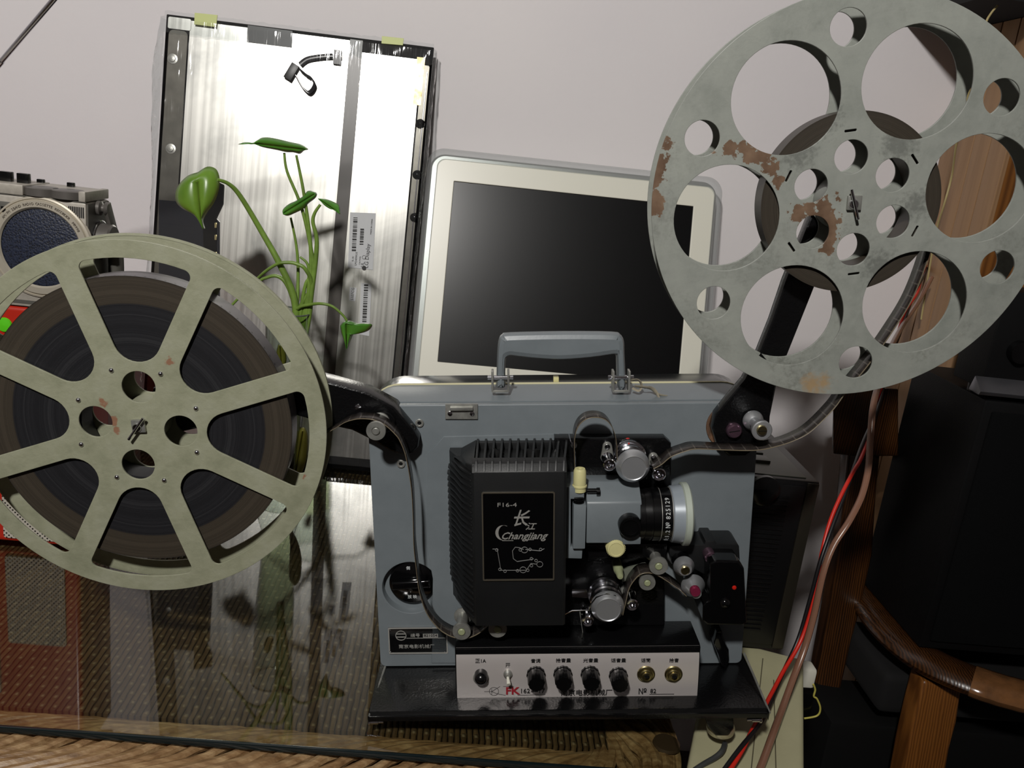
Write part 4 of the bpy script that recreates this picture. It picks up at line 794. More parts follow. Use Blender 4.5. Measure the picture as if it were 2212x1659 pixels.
# connector and lead
x, z = Lp(632, 158); obj('connector', MB().obox((x, -.007, z), Vector((.006, 0, -.003)), Vector((0, .004, 0)), Vector((.006, 0, .012))), simple('connector_black', (24, 24, 25), .4), lcd, bevel=.0008, label='black cable connector')
wl = MB(); pts = [Lp(u, v) for u, v in ((740, 125), (715, 124), (690, 126), (665, 131), (650, 142))]; wl.tube(smooth([(a, -.006, b) for a, b in pts], 5), .0048, 10, flat=.35, up=(0, 1, 0))
for k in range(4):
    pts = [Lp(u + k * 1.5, v + k * 2) for u, v in ((648, 150), (662, 162), (674, 170), (679, 184), (668, 199), (655, 190), (646, 176), (640, 164))]; wl.tube(smooth([(a, -.0075 - .001 * k, b) for a, b in pts], 5), .0011, 6)
obj('lead', wl, simple('flex_lead', (44, 44, 46), .25), lcd, label='dark flat lead with looped wires')
x, z = Lp(730, 126); obj('lead_tab', MB().box((x - .006, -.0085, z - .011), (x + .006, -.003, z + .011)), M['blacktape'], lcd)
# labels
def sticker(pix, name='label'): return quad(name, pix, -.0022, M['sticker'], 'white printed label', .0001)
s1 = sticker([(757, 459), (812, 461), (806, 583), (752, 578)]); s2 = sticker([(780, 611), (803, 613), (798, 726), (777, 722)]); s3 = sticker([(756, 620), (771, 622), (768, 651), (754, 649)])
bars = MB()
def bar(u, v, wpx, hpx):
    q = [Lp(u, v), Lp(u + wpx, v + .3), Lp(u + wpx, v + hpx), Lp(u, v + hpx)]; bars.add([(a, -.0039, b) for a, b in q], [(0, 1, 2, 3)])
rb = random.Random(3)
for (u, v0, v1, w) in ((764, 470, 542, 9), (779, 494, 528, 8)):
    v = v0
    while v < v1: h = rb.choice((1.2, 1.8, 2.6, 4)); bar(u - (v - v0) * .05, v, w, h); v += h + rb.choice((1, 1.4, 2.2))
v = 614
while v < 700: h = rb.choice((1.2, 1.8, 2.8, 4)); bar(787 - (v - 614) * .05, v, 9, h); v += h + rb.choice((1, 1.4, 2.2))
obj('lettering', bars, M['ink'], s1)
def lcd_text(s, u, v, size): 
    x, z = Lp(u, v); return text_mb(s, size, (x, -.0038, z), ex=(0, 0, 1), ez=(-1, 0, 0), th=.0002)
tl = MB()
for s, u, v, sz in (('LG Display', 794, 553, .009), ('MADE IN CHINA', 803, 490, .0034), ('LM240WU5', 770, 559, .0045), ('SL B1', 763, 559, .004), ('CAUTION', 778, 563, .003)): t = lcd_text(s, u, v, sz); tl.add(t.v, t.f)
x, z = Lp(787, 579); tl.lathe((x, -.0038, z), (0, -1, 0), [(.0036, 0), (.0036, .0002)], 20); x, z = Lp(787, 556); r_ = [(x + .003 * math.cos(2 * PI * i / 16), -.0039, z + .003 * math.sin(2 * PI * i / 16)) for i in range(17)]; tl.tube(r_, .0003, 4)
t = lcd_text('UL', 784, 572, .007); tl.add(t.v, t.f)
obj('lettering', tl, M['ink'], s1)
t = lcd_text('5107CG', 762.5, 635, .0062); obj('lettering', t, M['ink'], s3)
# plastic wrap: a crumpled film around the panel
def wrap(x0, x1, z0, z1, nx, nz, name, mat, base, amp, seed):
    mb = MB()
    for j in range(nz + 1):
        for i in range(nx + 1):
            x = x0 + (x1 - x0) * i / nx; z = z0 + (z1 - z0) * j / nz; e = min(i, nx - i) / nx; ed = min(j, nz - j) / nz
            a = amp * (1 + 2.5 * math.exp(-e * 14) + 1.5 * math.exp(-ed * 16)); nv = mnoise.noise(Vector((x * 22 + seed, seed, z * 14))) + .6 * mnoise.noise(Vector((x * 70, seed, z * 50)))
            mb.v.append(Vector((x + (.004 * mnoise.noise(Vector((seed, z * 16, i))) if i in (0, nx) else 0), base - abs(nv) * a, z)))
    mb.f = [(j * (nx + 1) + i, j * (nx + 1) + i + 1, (j + 1) * (nx + 1) + i + 1, (j + 1) * (nx + 1) + i) for j in range(nz) for i in range(nx)]
    return obj(name, mb, mat, lcd, sharp=180, label='clear crinkled plastic wrap')
wrap(lw0 + .01, lw1 - .004, .01, ltz - .008, 40, 60, 'plastic_wrap', M['wrap'], -.0085, .0012, 3.3)
def edge_wrap(xc, out, seed, bs_):               # loose fold along a side
    mb = MB(); n = 90
    for j in range(n + 1):
        z = .01 + (ltz - .015) * j / n; bul = bs_ * (.010 + .012 * math.exp(-((z - ltz + .12) / .12) ** 2)) * (.8 + .4 * mnoise.noise(Vector((seed, z * 9, 0))))
        for k in range(9):
            a = -PI * .5 + PI * k / 8; mb.v.append(Vector((xc + out * (bul * max(0, math.cos(a)) + .0016 * mnoise.noise(Vector((k * 1.7, z * 60, seed)))), TH / 2 + (TH / 2 + .006) * math.sin(a) * (1 + .25 * mnoise.noise(Vector((k, z * 40, seed)))), z)))
    mb.f = [(j * 9 + k, j * 9 + k + 1, (j + 1) * 9 + k + 1, (j + 1) * 9 + k) for j in range(n) for k in range(8)]
    obj('wrap_fold', mb, M['wrapedge'], lcd, sharp=25, label='loose crumpled fold of wrap')
edge_wrap(lw0, -1, 1.3, 1); edge_wrap(lw1, 1, 5.1, .4)
mb = MB(); n = 80
for j in range(n + 1):
    x = lw0 + (lw1 - lw0) * j / n
    for k in range(6):
        zz = ltz + .003 - .0065 * k + .003 * mnoise.noise(Vector((x * 90, k, 2))); mb.v.append(Vector((x, -.0068 - .0035 * abs(mnoise.noise(Vector((x * 110, k * 1.3, 8)))), zz)))
mb.f = [(j * 6 + k, j * 6 + k + 1, (j + 1) * 6 + k + 1, (j + 1) * 6 + k) for j in range(n) for k in range(5)]; obj('wrap_fold', mb, M['wrapedge'], lcd, sharp=15)
# ------------------------------------------------------------------ white monitor
tilt = math.radians(16.5); t0 = Vector((.18, 1.487, H - .0335)); tz = Vector((0, math.sin(tilt), math.cos(tilt))); tx = Vector((1, 0, .018)).normalized(); ty = tz.cross(tx)
mm = Matrix((tx, ty, tz)).transposed().to_4x4(); 
def Tp(u, v): d_ = Wpl(u, v, t0, ty) - t0; return d_.dot(tx), d_.dot(tz)
TLc = Tp(937, 330); TRc = Tp(1578, 402); tl_ = (Tp(932, 400)[0] + Tp(885, 800)[0]) / 2; tr_x = (Tp(1584, 430)[0] + Tp(1519, 793)[0]) / 2; ttz = (Tp(1000, 322)[1] + Tp(1500, 381)[1]) / 2
sx0 = (Tp(992, 391)[0] + Tp(951, 779)[0]) / 2; sx1 = (Tp(1513, 449)[0] + Tp(1468, 800)[0]) / 2; stz = (Tp(992, 391)[1] + Tp(1513, 449)[1]) / 2; sbz = (Tp(951, 779)[1] + Tp(1130, 798)[1]) / 2
bx0 = (Tp(950, 420)[0] + Tp(912, 760)[0]) / 2; bx1 = (Tp(1561, 430)[0] + Tp(1510, 790)[0]) / 2; btz = (Tp(1000, 345)[1] + Tp(1500, 402)[1]) / 2
bbz = sbz - (btz - stz) * 1.05; tbz = bbz - (ttz - btz)
sh_ = (t0 + tz * tbz); footz = TT
org = t0 + tz * tbz + tx * ((tl_ + tr_x) / 2); org0 = Vector((org.x, org.y, TT)); mm.translation = t0
root = mm.copy(); root.translation = Vector((org.x, org.y, TT + .001)); tvr = empty('monitor', 'white-bezelled flat monitor in a clear frame standing behind the projector, screen off', 'monitor', root)
tri = root.inverted() @ mm
def tobj(name, mb, mat, **k): o = obj(name, mb, mat, tvr, **k); o.matrix_local = tri; return o
tobj('clear_frame', plate_mb([rrect(tl_, tbz, tr_x, ttz, .028, 10), rrect(bx0 + .002, bbz + .002, bx1 - .002, btz - .002, .014, 8)], -.002, .016, .002), M['acrylic'], label='clear acrylic surround')
tobj('back_shell', plate_mb([rrect(tl_ + .004, tbz + .004, tr_x - .004, ttz - .004, .026, 10)], .0165, .034, .004), M['alushell'])
tobj('bezel', plate_mb([rrect(bx0, bbz, bx1, btz, .014, 8), rrect(sx0, sbz, sx1, stz, .001, 3)], -.001, .015, .0012), M['bezel'], label='white bezel')
tobj('screen', MB().box((sx0 - .002, .0015, sbz - .002), (sx1 + .002, .012, stz + .002)), M['screen'], label='black switched-off screen')
for sx in (-1, 1):
    x = (tl_ + tr_x) / 2 + sx * .17; a = (root.inverted() @ (t0 + tx * x + tz * (tbz + .02) + ty * .008)); b = Vector((a.x, a.y - .03, .009)); obj('foot', MB().tube([b, a], .006, 12), M['acrylic'], tvr)
a = root.inverted() @ (t0 + tx * ((tl_ + tr_x) / 2) + tz * (tbz + .12) + ty * .036); obj('rear_leg', MB().tube([a, (a.x, .07, .013)], .006, 12), M['alushell'], tvr)
# ------------------------------------------------------------------ silver radio cassette on a red radio
CY = 1.034
rz0 = H - .249; ztop = Wy(185, 415, CY).z
xr = Wy(185, 415, CY).x
cas = empty('radio_cassette', 'silver radio cassette player with round dark speaker, on top of the red radio', 'radio', Matrix.Translation((xr - .24, CY + .03, rz0)))
CL = -Vector((xr - .24, CY + .03, rz0))
def cp(name, mb, mat, **k): par = k.pop('par', None); return obj(name, mb, mat, par or cas, loc=None if par else CL, **k)
ztop2 = ztop - .0
lowz = Wy(150, 448, CY).z
cp('body', MB().box((xr - .48, CY, rz0), (xr, CY + .065, ztop - .0125)), M['radio'], bevel=.003)
kx0 = Wy(50, 400, CY).x; kx1 = Wy(170, 415, CY).x
top = MB(); top.box((xr - .48, CY - .0015, ztop - .0115), (kx0, CY + .065, ztop)); top.box((kx1, CY - .0015, ztop - .0115), (xr, CY + .065, ztop)); top.box((kx0, CY + .02, ztop - .0115), (kx1, CY + .065, ztop - .001))
cp('top_cover', top, M['radio'], bevel=.0012); cp('side_panel', MB().box((xr - .0005, CY + .003, rz0 + .004), (xr + .0012, CY + .062, ztop - .014)), M['radiodark'])
for u, v in ((91, 410), (148, 413)): c = Wy(u, v, CY + .012); cp('dial_wheel', MB().lathe((c.x, CY + .013, ztop - .0105), (0, 0, 1), [(.0185, 0), (.0185, .0085), (.0165, .0095), (.001, .0095)], 40), M['dial'], label='grey thumb wheel')
for u, v, s_ in ((8, 388, .007), (46, 391, .0065)): c = Wy(u, v, CY + .02); cp('switch', MB().box((c.x - s_, CY + .022, ztop - .003), (c.x + s_, CY + .03, ztop + .011)), M['knob'], bevel=.001)
for u, v in ((90, 385), (155, 395)): c = Wy(u, v, CY + .055); cp('button', MB().box((c.x - .004, CY + .05, ztop - .003), (c.x + .004, CY + .056, ztop + .004)), M['knob'], bevel=.001)
sc = Wy(90, 535, CY); sr = (Wy(178, 545, CY) - Wy(3, 530, CY)).length / 2
cp('speaker_ring', MB().lathe((sc.x, CY, sc.z), (0, -1, 0), [(sr + .0135, -.002), (sr + .0125, .0022), (sr + .0105, .0028), (sr + .010, .0015), (sr + .009, .0015), (sr + .008, .004), (sr + .001, .0045), (sr - .001, .002)], 90, cap=False), simple('speaker_ring_silver', (196, 188, 172), .32, .4))
cp('speaker_mesh', MB().lathe((sc.x, CY, sc.z), (0, -1, 0), [(sr, .0005), (sr * .8, .0022), (.002, .0032)], 72), M['mesh'], label='dark blue speaker mesh')
tm = MB(); word = 'AM/FM 2BAND RADIO CASSETTE RECORDER  M9998'; a0 = math.radians(142)
for i, ch in enumerate(word):
    a = a0 - i * math.radians(2.75); rr_ = sr + .0045
    if ch != ' ': t = text_mb(ch, .0042, (sc.x + rr_ * math.cos(a), CY - .0047, sc.z + rr_ * math.sin(a)), ex=(math.sin(a), 0, -math.cos(a)), ez=(math.cos(a), 0, math.sin(a)), th=.0002); tm.add(t.v, t.f)
cp('lettering', tm, simple('grey_print', (96, 88, 78), .6))
vt = MB(); c = Wy(165, 458, CY)
for i in range(9): vt.box((c.x - .0085 + i * .002, CY - .0012, c.z - .006), (c.x - .0076 + i * .002, CY - .0002, c.z + .006))
cp('microphone_vent', vt, M['ink'])
for v, t_ in ((441, .0008),): z = Wy(100, v - 9, CY).z; cp('trim_groove', MB().box((xr - .48, CY - .0004, ztop - .0125), (xr, CY + .001, ztop - .0115)), M['radiodark'])
c = Wy(8, 452, CY); cp('tuner_window', MB().box((c.x - .06, CY - .001, c.z - .0065), (c.x + .009, CY, c.z + .009)), M['radiodark'], bevel=.0004); cp('tuner_pointer', MB().box((c.x - .002, CY - .002, c.z - .003), (c.x + .003, CY - .0008, c.z + .0035)), M['knob'])
cp('front_panel_line', MB().box((xr - .48, CY - .0008, rz0 + .004), (xr - .006, CY + .0002, rz0 + .008)), M['radiodark'])
hc = Vector((xr, CY + .034, ztop - .058)); hb_ = cp('handle_hub', MB().lathe(hc, (1, 0, 0), [(.0225, 0), (.0225, .003), (.0195, .0035), (.0195, .016), (.0175, .018), (.001, .018)], 40), M['dial'], label='grey round handle hub')
cp('hub_ring', MB().lathe(hc, (1, 0, 0), [(.0222, .0005), (.0235, .001), (.0235, .003), (.0222, .0034)], 40, cap=False), M['chrome'])
cp('handle_pivot', MB().lathe((xr, CY + .03, ztop - .02), (1, 0, 0), [(.0075, 0), (.0085, .001), (.0085, .005), (.0045, .0065), (.0045, .009), (.008, .0105), (.006, .014), (.001, .0145)], 28), M['dial'])
cp('handle_arm', MB().obox((xr + .012, CY + .041, ztop - .036), Vector((.0022, 0, 0)), Vector((0, .006, .004)), Vector((0, .012, -.02))), M['dial'], bevel=.001)
cp('handle_bar', MB().tube(smooth([(xr + .012, CY + .05, ztop - .055), (xr + .012, CY + .055, ztop - .10), (xr + .008, CY + .052, ztop - .14)], 6), .009, 12), M['radiodark'])
# telescopic aerial
p0 = Wy(-60, 205, CY + .06); p1 = Wy(150, -42, CY - .05); dr = (p1 - p0).normalized(); p00 = p0 - dr * ((p0.z - (ztop - .02)) / dr.z)
an = MB().tube([p00, Wy(4, 131, CY + .06)], .0037, 14); an.tube([Wy(4, 131, CY + .06), p1 + dr * .25], .0030, 14); cp('aerial', an, M['chrome'], label='chrome telescopic aerial')
# red radio
red = empty('radio', 'red plastic radio with white perforated grille, underneath the silver one', 'radio', Matrix.Translation((xr - .25, CY + .05, TT)))
RLc = -Vector((xr - .25, CY + .05, TT)); xrr = Wy(168, 1120, CY).x
def rp2(name, mb, mat, **k): return obj(name, mb, mat, red, loc=RLc, **k)
rp2('body', MB().box((xrr - .5, CY + .001, TT + .006), (xrr, CY + .1, rz0 - .001)), M['redplastic'], bevel=.006, seg=3)
ga = Wy(9, 1160, CY); gb_ = Wy(138, 1140, CY); gtz = Wy(30, 960, CY).z
rp2('grille', plate_mb([rrect(ga.x, ga.z, gb_.x, gtz, .004)], CY - .002, CY + .002, .0008), M['grille'], label='white perforated grille')
c = Wy(9, 702, CY); rp2('button', MB().lathe((c.x, CY + .001, c.z), (0, -1, 0), [(.009, 0), (.008, .002), (.001, .003)], 24), M['green'], label='small green button').scale = (1, 1, 1)
rp2('cassette_door', plate_mb([rrect(ga.x - .2, ga.z, ga.x - .012, gtz + .08, .006)], CY - .003, CY + .002, .001), M['radio'])
rp2('foot', MB().box((xrr - .08, CY + .02, TT), (xrr - .05, CY + .08, TT + .007)), M['matt']); rp2('foot', MB().box((xrr - .45, CY + .02, TT), (xrr - .42, CY + .08, TT + .007)), M['matt'])
# ------------------------------------------------------------------ glass vase and plant
VB = Vector((-.2415, 1.225, TT + .0005)); VT = Wy(645, 678, 1.215); vh = VT.z - VB.z
vase = empty('glass_vase', 'clear glass vase of water and cuttings behind the left reel', 'vase', Matrix.Translation(VB))
prof = [(.001, 0), (.026, 0), (.030, .004), (.031, .018), (.026, .035), (.0235, .055), (.025, .10), (.029, .16), (.0305, vh - .03), (.032, vh), (.0308, vh), (.029, vh - .03), (.0275, .16), (.0235, .10), (.022, .055), (.022, .04), (.001, .035)]
obj('glass', MB().lathe((0, 0, 0), (0, 0, 1), prof, 56, cap=False), M['vase'], vase); obj('rim', MB().lathe((0, 0, 0), (0, 0, 1), [(.0322, vh - .001), (.0326, vh), (.032, vh + .0012), (.0308, vh + .0006), (.0308, vh - .001)], 56, cap=False), simple('glass_rim', (110, 116, 108), .1, .3), vase)
obj('water', MB().lathe((0, 0, 0), (0, 0, 1), [(.021, .037), (.022, .055), (.0232, .10), (.0272, .16), (.0278, .20), (.001, .2002)], 48), M['water'], vase)
plant = empty('potted_cutting', 'green cutting with heart-shaped leaves and long thin stems growing from the glass vase', 'plant', Matrix.Translation(VB + Vector((0, 0, .04))))
PLp = -(VB + Vector((0, 0, .04))); PY = 1.22
def stem(pix, r0_, r1_, ys=None, name='stem'):
    n = len(pix); pts = [Wy(u, v, PY + (ys[i] if ys else 0)) for i, (u, v) in enumerate(pix)]; sm = smooth(pts, 6); return obj(name, MB().tube(sm, [r0_ + (r1_ - r0_) * i / (len(sm) - 1) for i in range(len(sm))], 10), M['stem'], plant, loc=PLp)
root_ = (622, 900)
stem([(626, 880), (640, 720), (634, 640), (604, 570), (565, 500), (520, 425), (495, 398), (470, 388)], .006, .0022, [0, 0, .0, 0, 0, -.01, -.02, -.03])
stem([(628, 860), (664, 700), (672, 640), (682, 560), (684, 515), (676, 480), (680, 460), (692, 442)], .0045, .0018)
stem([(628, 860), (660, 690), (670, 600), (672, 560), (668, 500), (655, 410), (640, 335)], .0042, .0017)
stem([(628, 860), (655, 690), (676, 590), (673, 545), (660, 480), (645, 430), (620, 370), (614, 330)], .0035, .0016)
stem([(626, 860), (655, 640), (667, 600), (664, 570), (648, 555)], .003, .0015)
stem([(628, 860), (640, 700), (644, 590), (640, 530), (628, 470)], .003, .0015, [0, 0, .01, .01, .01])
stem([(628, 850), (640, 690), (672, 620), (660, 582), (640, 570), (622, 567), (600, 570), (575, 585), (552, 606), (500, 660)], .0032, .0018, [0, 0, 0, -.01, -.01, -.01, -.01, 0, .01, .01])
stem([(626, 850), (636, 680), (630, 640), (615, 608), (596, 596), (575, 600), (560, 608), (530, 640)], .0034, .0018)
stem([(628, 850), (638, 690), (645, 665), (670, 658), (694, 656), (718, 662), (740, 680), (752, 697)], .0028, .0016, [0, 0, -.005, -.01, -.02, -.02, -.02, -.02])
def leaf(pix, axis, Y, bulge, mat, curl=0, tiltf=0):
    """leaf blade: outline polygon fanned from the midrib, bowed out of its plane and given a thickness"""
    out = smooth([tuple(Wy(u, v, Y)) for u, v in pix + [pix[0]]], 4)[:-1]; a = Wy(*axis[0], Y); b = Wy(*axis[1], Y); ax = (b - a); Lx = ax.length; ax.normalize(); n = len(out); mb = MB(); K = 5
    mids = []
    for p in out: t = max(0.02, min(.98, (p - a).dot(ax) / Lx)); mids.append(a + ax * (t * Lx))
    for k in range(K + 1):
        s_ = k / K
        for p, q in zip(out, mids):
            w = q.lerp(p, s_); t = (w - a).dot(ax) / Lx; side = (p - q).length * s_
            w = w + Vector((0, -bulge * math.sin(PI * s_) * .5 + bulge * .8 * (s_ ** 2) * 1.0 + curl * (t - .5) ** 2 - tiltf * (t - .5), 0)); mb.v.append(w)
    for k in range(K):
        for i in range(n): j = (i + 1) % n; mb.f.append((k * n + i, k * n + j, (k + 1) * n + j, (k + 1) * n + i))
    o = obj('leaf', mb, mat, plant, loc=PLp, sharp=180); md = o.modifiers.new('thickness', 'SOLIDIFY'); md.thickness = .0006
    # veins
    vm = MB()
    for f_ in (-.8, -.4, 0, .4, .8):
        best = out[int((n * (.5 + f_ * .3))) % n]; e_ = a.lerp(b, .95).lerp(best, .0 if f_ == 0 else .75); vm.tube([a + Vector((0, -.0012, 0)), a.lerp(e_, .5) + Vector((0, -.003, 0)), e_ + Vector((0, -.001, 0))], [.0007, .0005, .0002], 5)
    return o
leaf([(418, 373), (437, 361), (456, 365), (466, 380), (469, 400), (466, 420), (458, 440), (445, 458), (434, 478), (437, 496), (425, 478), (412, 464), (390, 452), (376, 437), (374, 415), (382, 396), (398, 380)], ((424, 394), (438, 496)), PY - .03, .010, M['leaf'], .02)
leaf([(528, 312), (545, 308), (560, 312), (572, 318), (600, 325), (614, 329), (628, 330), (640, 333), (648, 326), (656, 323), (645, 313), (620, 306), (590, 298), (572, 297), (562, 303), (555, 308), (540, 307)], ((655, 324), (560, 310)), PY - .01, .01, M['leafdark'], .0, .05)
leaf([(616, 462), (614, 452), (624, 441), (640, 433), (652, 424), (660, 414), (672, 415), (679, 421), (676, 430), (664, 440), (655, 451), (640, 459), (625, 465)], ((676, 420), (617, 459)), PY - .01, .006, M['leafdark'], 0, .03)
leaf([(681, 430), (692, 430), (706, 432), (725, 438), (734, 444), (738, 461), (728, 453), (714, 452), (700, 446), (690, 438)], ((684, 431), (737, 459)), PY - .015, .005, M['leafdark'], 0, .03)
leaf([(733, 706), (742, 696), (758, 695), (772, 700), (790, 700), (803, 704), (795, 716), (778, 722), (764, 722), (756, 738), (749, 754), (742, 738), (736, 722)], ((748, 698), (749, 754)), PY - .03, .008, M['leafdark'])
leaf([(600, 745), (612, 750), (618, 775), (614, 790), (602, 785), (596, 765)], ((605, 747), (608, 788)), PY, .004, M['oldleaf']); leaf([(640, 935), (655, 925), (664, 945), (662, 990), (648, 1030), (630, 1050), (634, 1010), (636, 970)], ((655, 930), (634, 1045)), PY, .006, M['oldleaf'])
# ------------------------------------------------------------------ right side: cream box, black radio, cords
th = math.radians(-20)
bc = (Wz(1735, 1455, TT) + Wz(1738, 1655, TT)) / 2
c_r0 = Wz(1737, 1500, TT - .001); c_r1 = Wz(1738, 1655, TT - .001); ed = (c_r1 - c_r0); ed.z = 0; ed.normalize(); nx_ = Vector((ed.y, -ed.x, 0));
if nx_.x > 0: nx_ = -nx_
dirb = -ed
def cb(s_, t_, z): return c_r1 + nx_ * s_ + dirb * t_ + Vector((0, 0, z))
ctr = cb(.10, .04, 0); Mx = Matrix((-nx_, dirb, Vector((0, 0, 1)))).transposed().to_4x4(); Mx.translation = Vector((ctr.x, ctr.y, 0)); cream = empty('plastic_box', 'beige plastic box with seams standing beside the table, under the cords', 'box', Mx)
CT = TT - .001
obj('case', MB().box((-.011, -.22, 0), (.10, .17, CT)), M['creamcase'], cream, bevel=.006, seg=4)
mi2 = Mx.inverted()
for u in ((1645, 1450, 1623, 1659), (1672, 1500, 1676, 1659)):
    a = mi2 @ Wz(u[0], u[1], CT); b = mi2 @ Wz(u[2], u[3], CT); d_ = (a - b).normalized(); w_ = Vector((d_.y, -d_.x, 0)) * .0006; a2 = a + d_ * .03; b2 = b - d_ * .15
    obj('seam', MB().add([a2 - w_ + Vector((0, 0, .0002)), a2 + w_ + Vector((0, 0, .0002)), b2 + w_ + Vector((0, 0, .0002)), b2 - w_ + Vector((0, 0, .0002))], [(0, 1, 2, 3)]), M['seam'], cream)
# black radio on the box
RX = Wy(1772, 1042, .93).x; RY = .93; rtz = Wy(1772, 1042, .93).z; rbz = TT; rx0 = RX - .19
br_ = empty('black_radio', 'black radio with ribbed speaker and keys on top, behind the projector right side', 'radio', Matrix.Translation((RX - .1, RY + .07, rbz))); BL = -Vector((RX - .1, RY + .07, rbz))
def bp(name, mb, mat, **k): return obj(name, mb, mat, br_, loc=BL, **k)
yb_ = RY + .2
bp('body', MB().box((rx0, RY, rbz + .003), (RX, yb_, rtz)), M['radioblack'], bevel=.003)
bp('grille_panel', MB().box((rx0 + .01, RY - .004, rbz + .012), (RX - .017, RY + .001, rtz - .006)), M['radioblack'], bevel=.001)
rb_ = MB(); z = rbz + .03
while z < rtz - .02: rb_.box((rx0 + .02, RY - .0055, z), (RX - .035, RY - .0038, z + .002)); z += .0058
bp('speaker_ribs', rb_, M['radioblack']); bp('edge_trim', MB().box((RX - .015, RY - .002, rbz + .006), (RX - .001, RY + .002, rtz - .002)), simple('worn_trim', (60, 56, 48), .3, .6), bevel=.001)
bp('top_panel', MB().box((rx0 + .004, RY + .008, rtz - .001), (RX - .014, yb_ - .01, rtz + .0012)), M['radiotop'], bevel=.0005)
for k in range(5): bp('key', MB().box((RX - .095, RY + .045 + k * .028, rtz), (RX - .045, RY + .065 + k * .028, rtz + .005)), M['radiotop'], bevel=.001)
c = Wy(1650, 1058, RY - .004); bp('tuning_knob', MB().lathe((c.x, RY - .003, c.z), (0, -1, 0), [(.018, 0), (.018, .006), (.015, .008), (.001, .008)], 28), M['knob'])
# cords
def cord(name, pix, r, mat, par, loc, fl=1.0): return obj(name, MB().tube(smooth([Wy(u, v, Y) for u, v, Y in pix], 6), r, 10, flat=fl), mat, par, loc=loc)
tw = empty('twisted_cord', 'red and black twisted wire hanging down past the black radio', 'cord', Matrix.Translation(Wz(1570, 1659, TT))); TWL = -Wz(1570, 1659, TT)
path = smooth([tuple(Wy(u, v, Y)) for u, v, Y in ((2004, 560, 1.53), (1996, 590, 1.46), (1975, 640, 1.34), (1955, 680, 1.28), (1935, 745, 1.22), (1905, 840, 1.1), (1885, 905, 1.04), (1858, 985, .96), (1838, 1030, .93), (1800, 1120, .90), (1775, 1200, .88), (1755, 1290, .87), (1728, 1380, .86), (1690, 1455, .835), (1664, 1510, .80), (1645, 1550, .765), (1612, 1602, .722), (1565, 1670, .69), (1530, 1715, .67))], 10)
for k, mat, nm in ((0, M['wirered'], 'red_wire'), (1, M['wireblack'], 'black_wire')):
    pts = []; s_ = 0
    for i, p in enumerate(path):
        if i: s_ += (path[i] - path[i - 1]).length
        a = s_ * 26 + 2.2 + k * PI; t = (path[min(i + 1, len(path) - 1)] - path[max(i - 1, 0)]).normalized(); u_ = t.cross(Vector((0, 1, 0))).normalized(); w_ = t.cross(u_)
        pts.append(p + (u_ * math.cos(a) + w_ * math.sin(a)) * .0021)
    obj(nm, MB().tube(pts, .0023, 10), mat, tw, loc=TWL)
bcord = cord('brown_cord', [(2012, 600, 1.42), (1985, 650, 1.36), (1952, 700, 1.25), (1920, 760, 1.12), (1898, 830, 1.0), (1886, 880, .96), (1880, 950, .94), (1876, 1010, .92), (1862, 1070, .9), (1835, 1125, .88), (1800, 1180, .87), (1778, 1240, .86), (1758, 1330, .85), (1738, 1400, .84), (1712, 1470, .82), (1690, 1530, .79), (1668, 1590, .745), (1644, 1655, .71), (1625, 1700, .69)], .0032, M['wirebrown'], None, None, 1.3)
tag(bcord, 'brown translucent flat cord hanging beside the red and black wire', 'cord')
gc = cord('grey_cable', [(1566, 1606, .742), (1560, 1622, .728), (1545, 1636, .722), (1515, 1654, .713), (1470, 1685, .70)], .0028, M['wiregrey'], None, None); tag(gc, 'short grey cable running from under the projector foot', 'cord')
pk = empty('wall_plug', 'small pale plug with a yellow wire loop behind the beige box', 'plug', Matrix.Translation(Wy(1748, 1470, 1.0)))
q0 = -Wy(1748, 1470, 1.0); c = Wy(1744, 1465, 1.0)
obj('plug_body', MB().box(c - Vector((.02, .012, .008)), c + Vector((.006, .012, .020))), M['bezel'], pk, loc=q0, bevel=.004); obj('plug_body', MB().box(c + Vector((-.02, -.008, -.055)), c + Vector((.012, .01, -.017))), M['knob'], pk, loc=q0, bevel=.002)
obj('post', MB().box((c.x - .012, c.y - .006, 0), (c.x + .004, c.y + .01, c.z - .05)), M['wireblack'], pk, loc=q0)
cord('yellow_wire', [(1757, 1478, .985), (1761, 1490, .985), (1758, 1504, .985), (1765, 1510, .985), (1772, 1530, .985), (1765, 1546, .985), (1737, 1552, .985)], .0013, M['wireyellow'], pk, q0)
# ------------------------------------------------------------------ wooden chair with speaker and amplifier
SY = 1.12; fl_ = Wy(2000, 1400, SY); fz = fl_.z; sX = fl_.x; stz = Wy(2112, 862, SY).z; sd_ = 1.322
spk = empty('speaker_cabinet', 'big black speaker cabinet standing on the wooden chair', 'speaker', Matrix.Translation((sX + .2, SY + .1, fz))); SL_ = -Vector((sX + .2, SY + .1, fz))
sXt = (sX + Wy(2112, 862, SY).x) / 2
obj('cabinet', MB().box((sXt, SY, fz), (sXt + .42, sd_, stz)), M['speaker'], spk, loc=SL_, bevel=.004)
obj('grille_cloth', MB().box((sXt + .012, SY - .006, fz + .015), (sXt + .405, SY, stz - .015)), simple('grille_cloth', (7, 8, 9), .9, spec=.15, bump=.3, bs=900), spk, loc=SL_, bevel=.003)
ampx = Wy(2118, 850, SY - .01); am2 = empty('stereo_amplifier', 'black amplifier with a bright trim strip on top of the big speaker', 'amplifier', Matrix.Translation((ampx.x + .2, SY + .06, stz + .001))); AL = -Vector((ampx.x + .2, SY + .06, stz + .001))
obj('body', MB().box((ampx.x + .012, SY + .012, stz + .012), (ampx.x + .42, SY + .085, stz + .15)), M['speaker'], am2, loc=AL, bevel=.003)
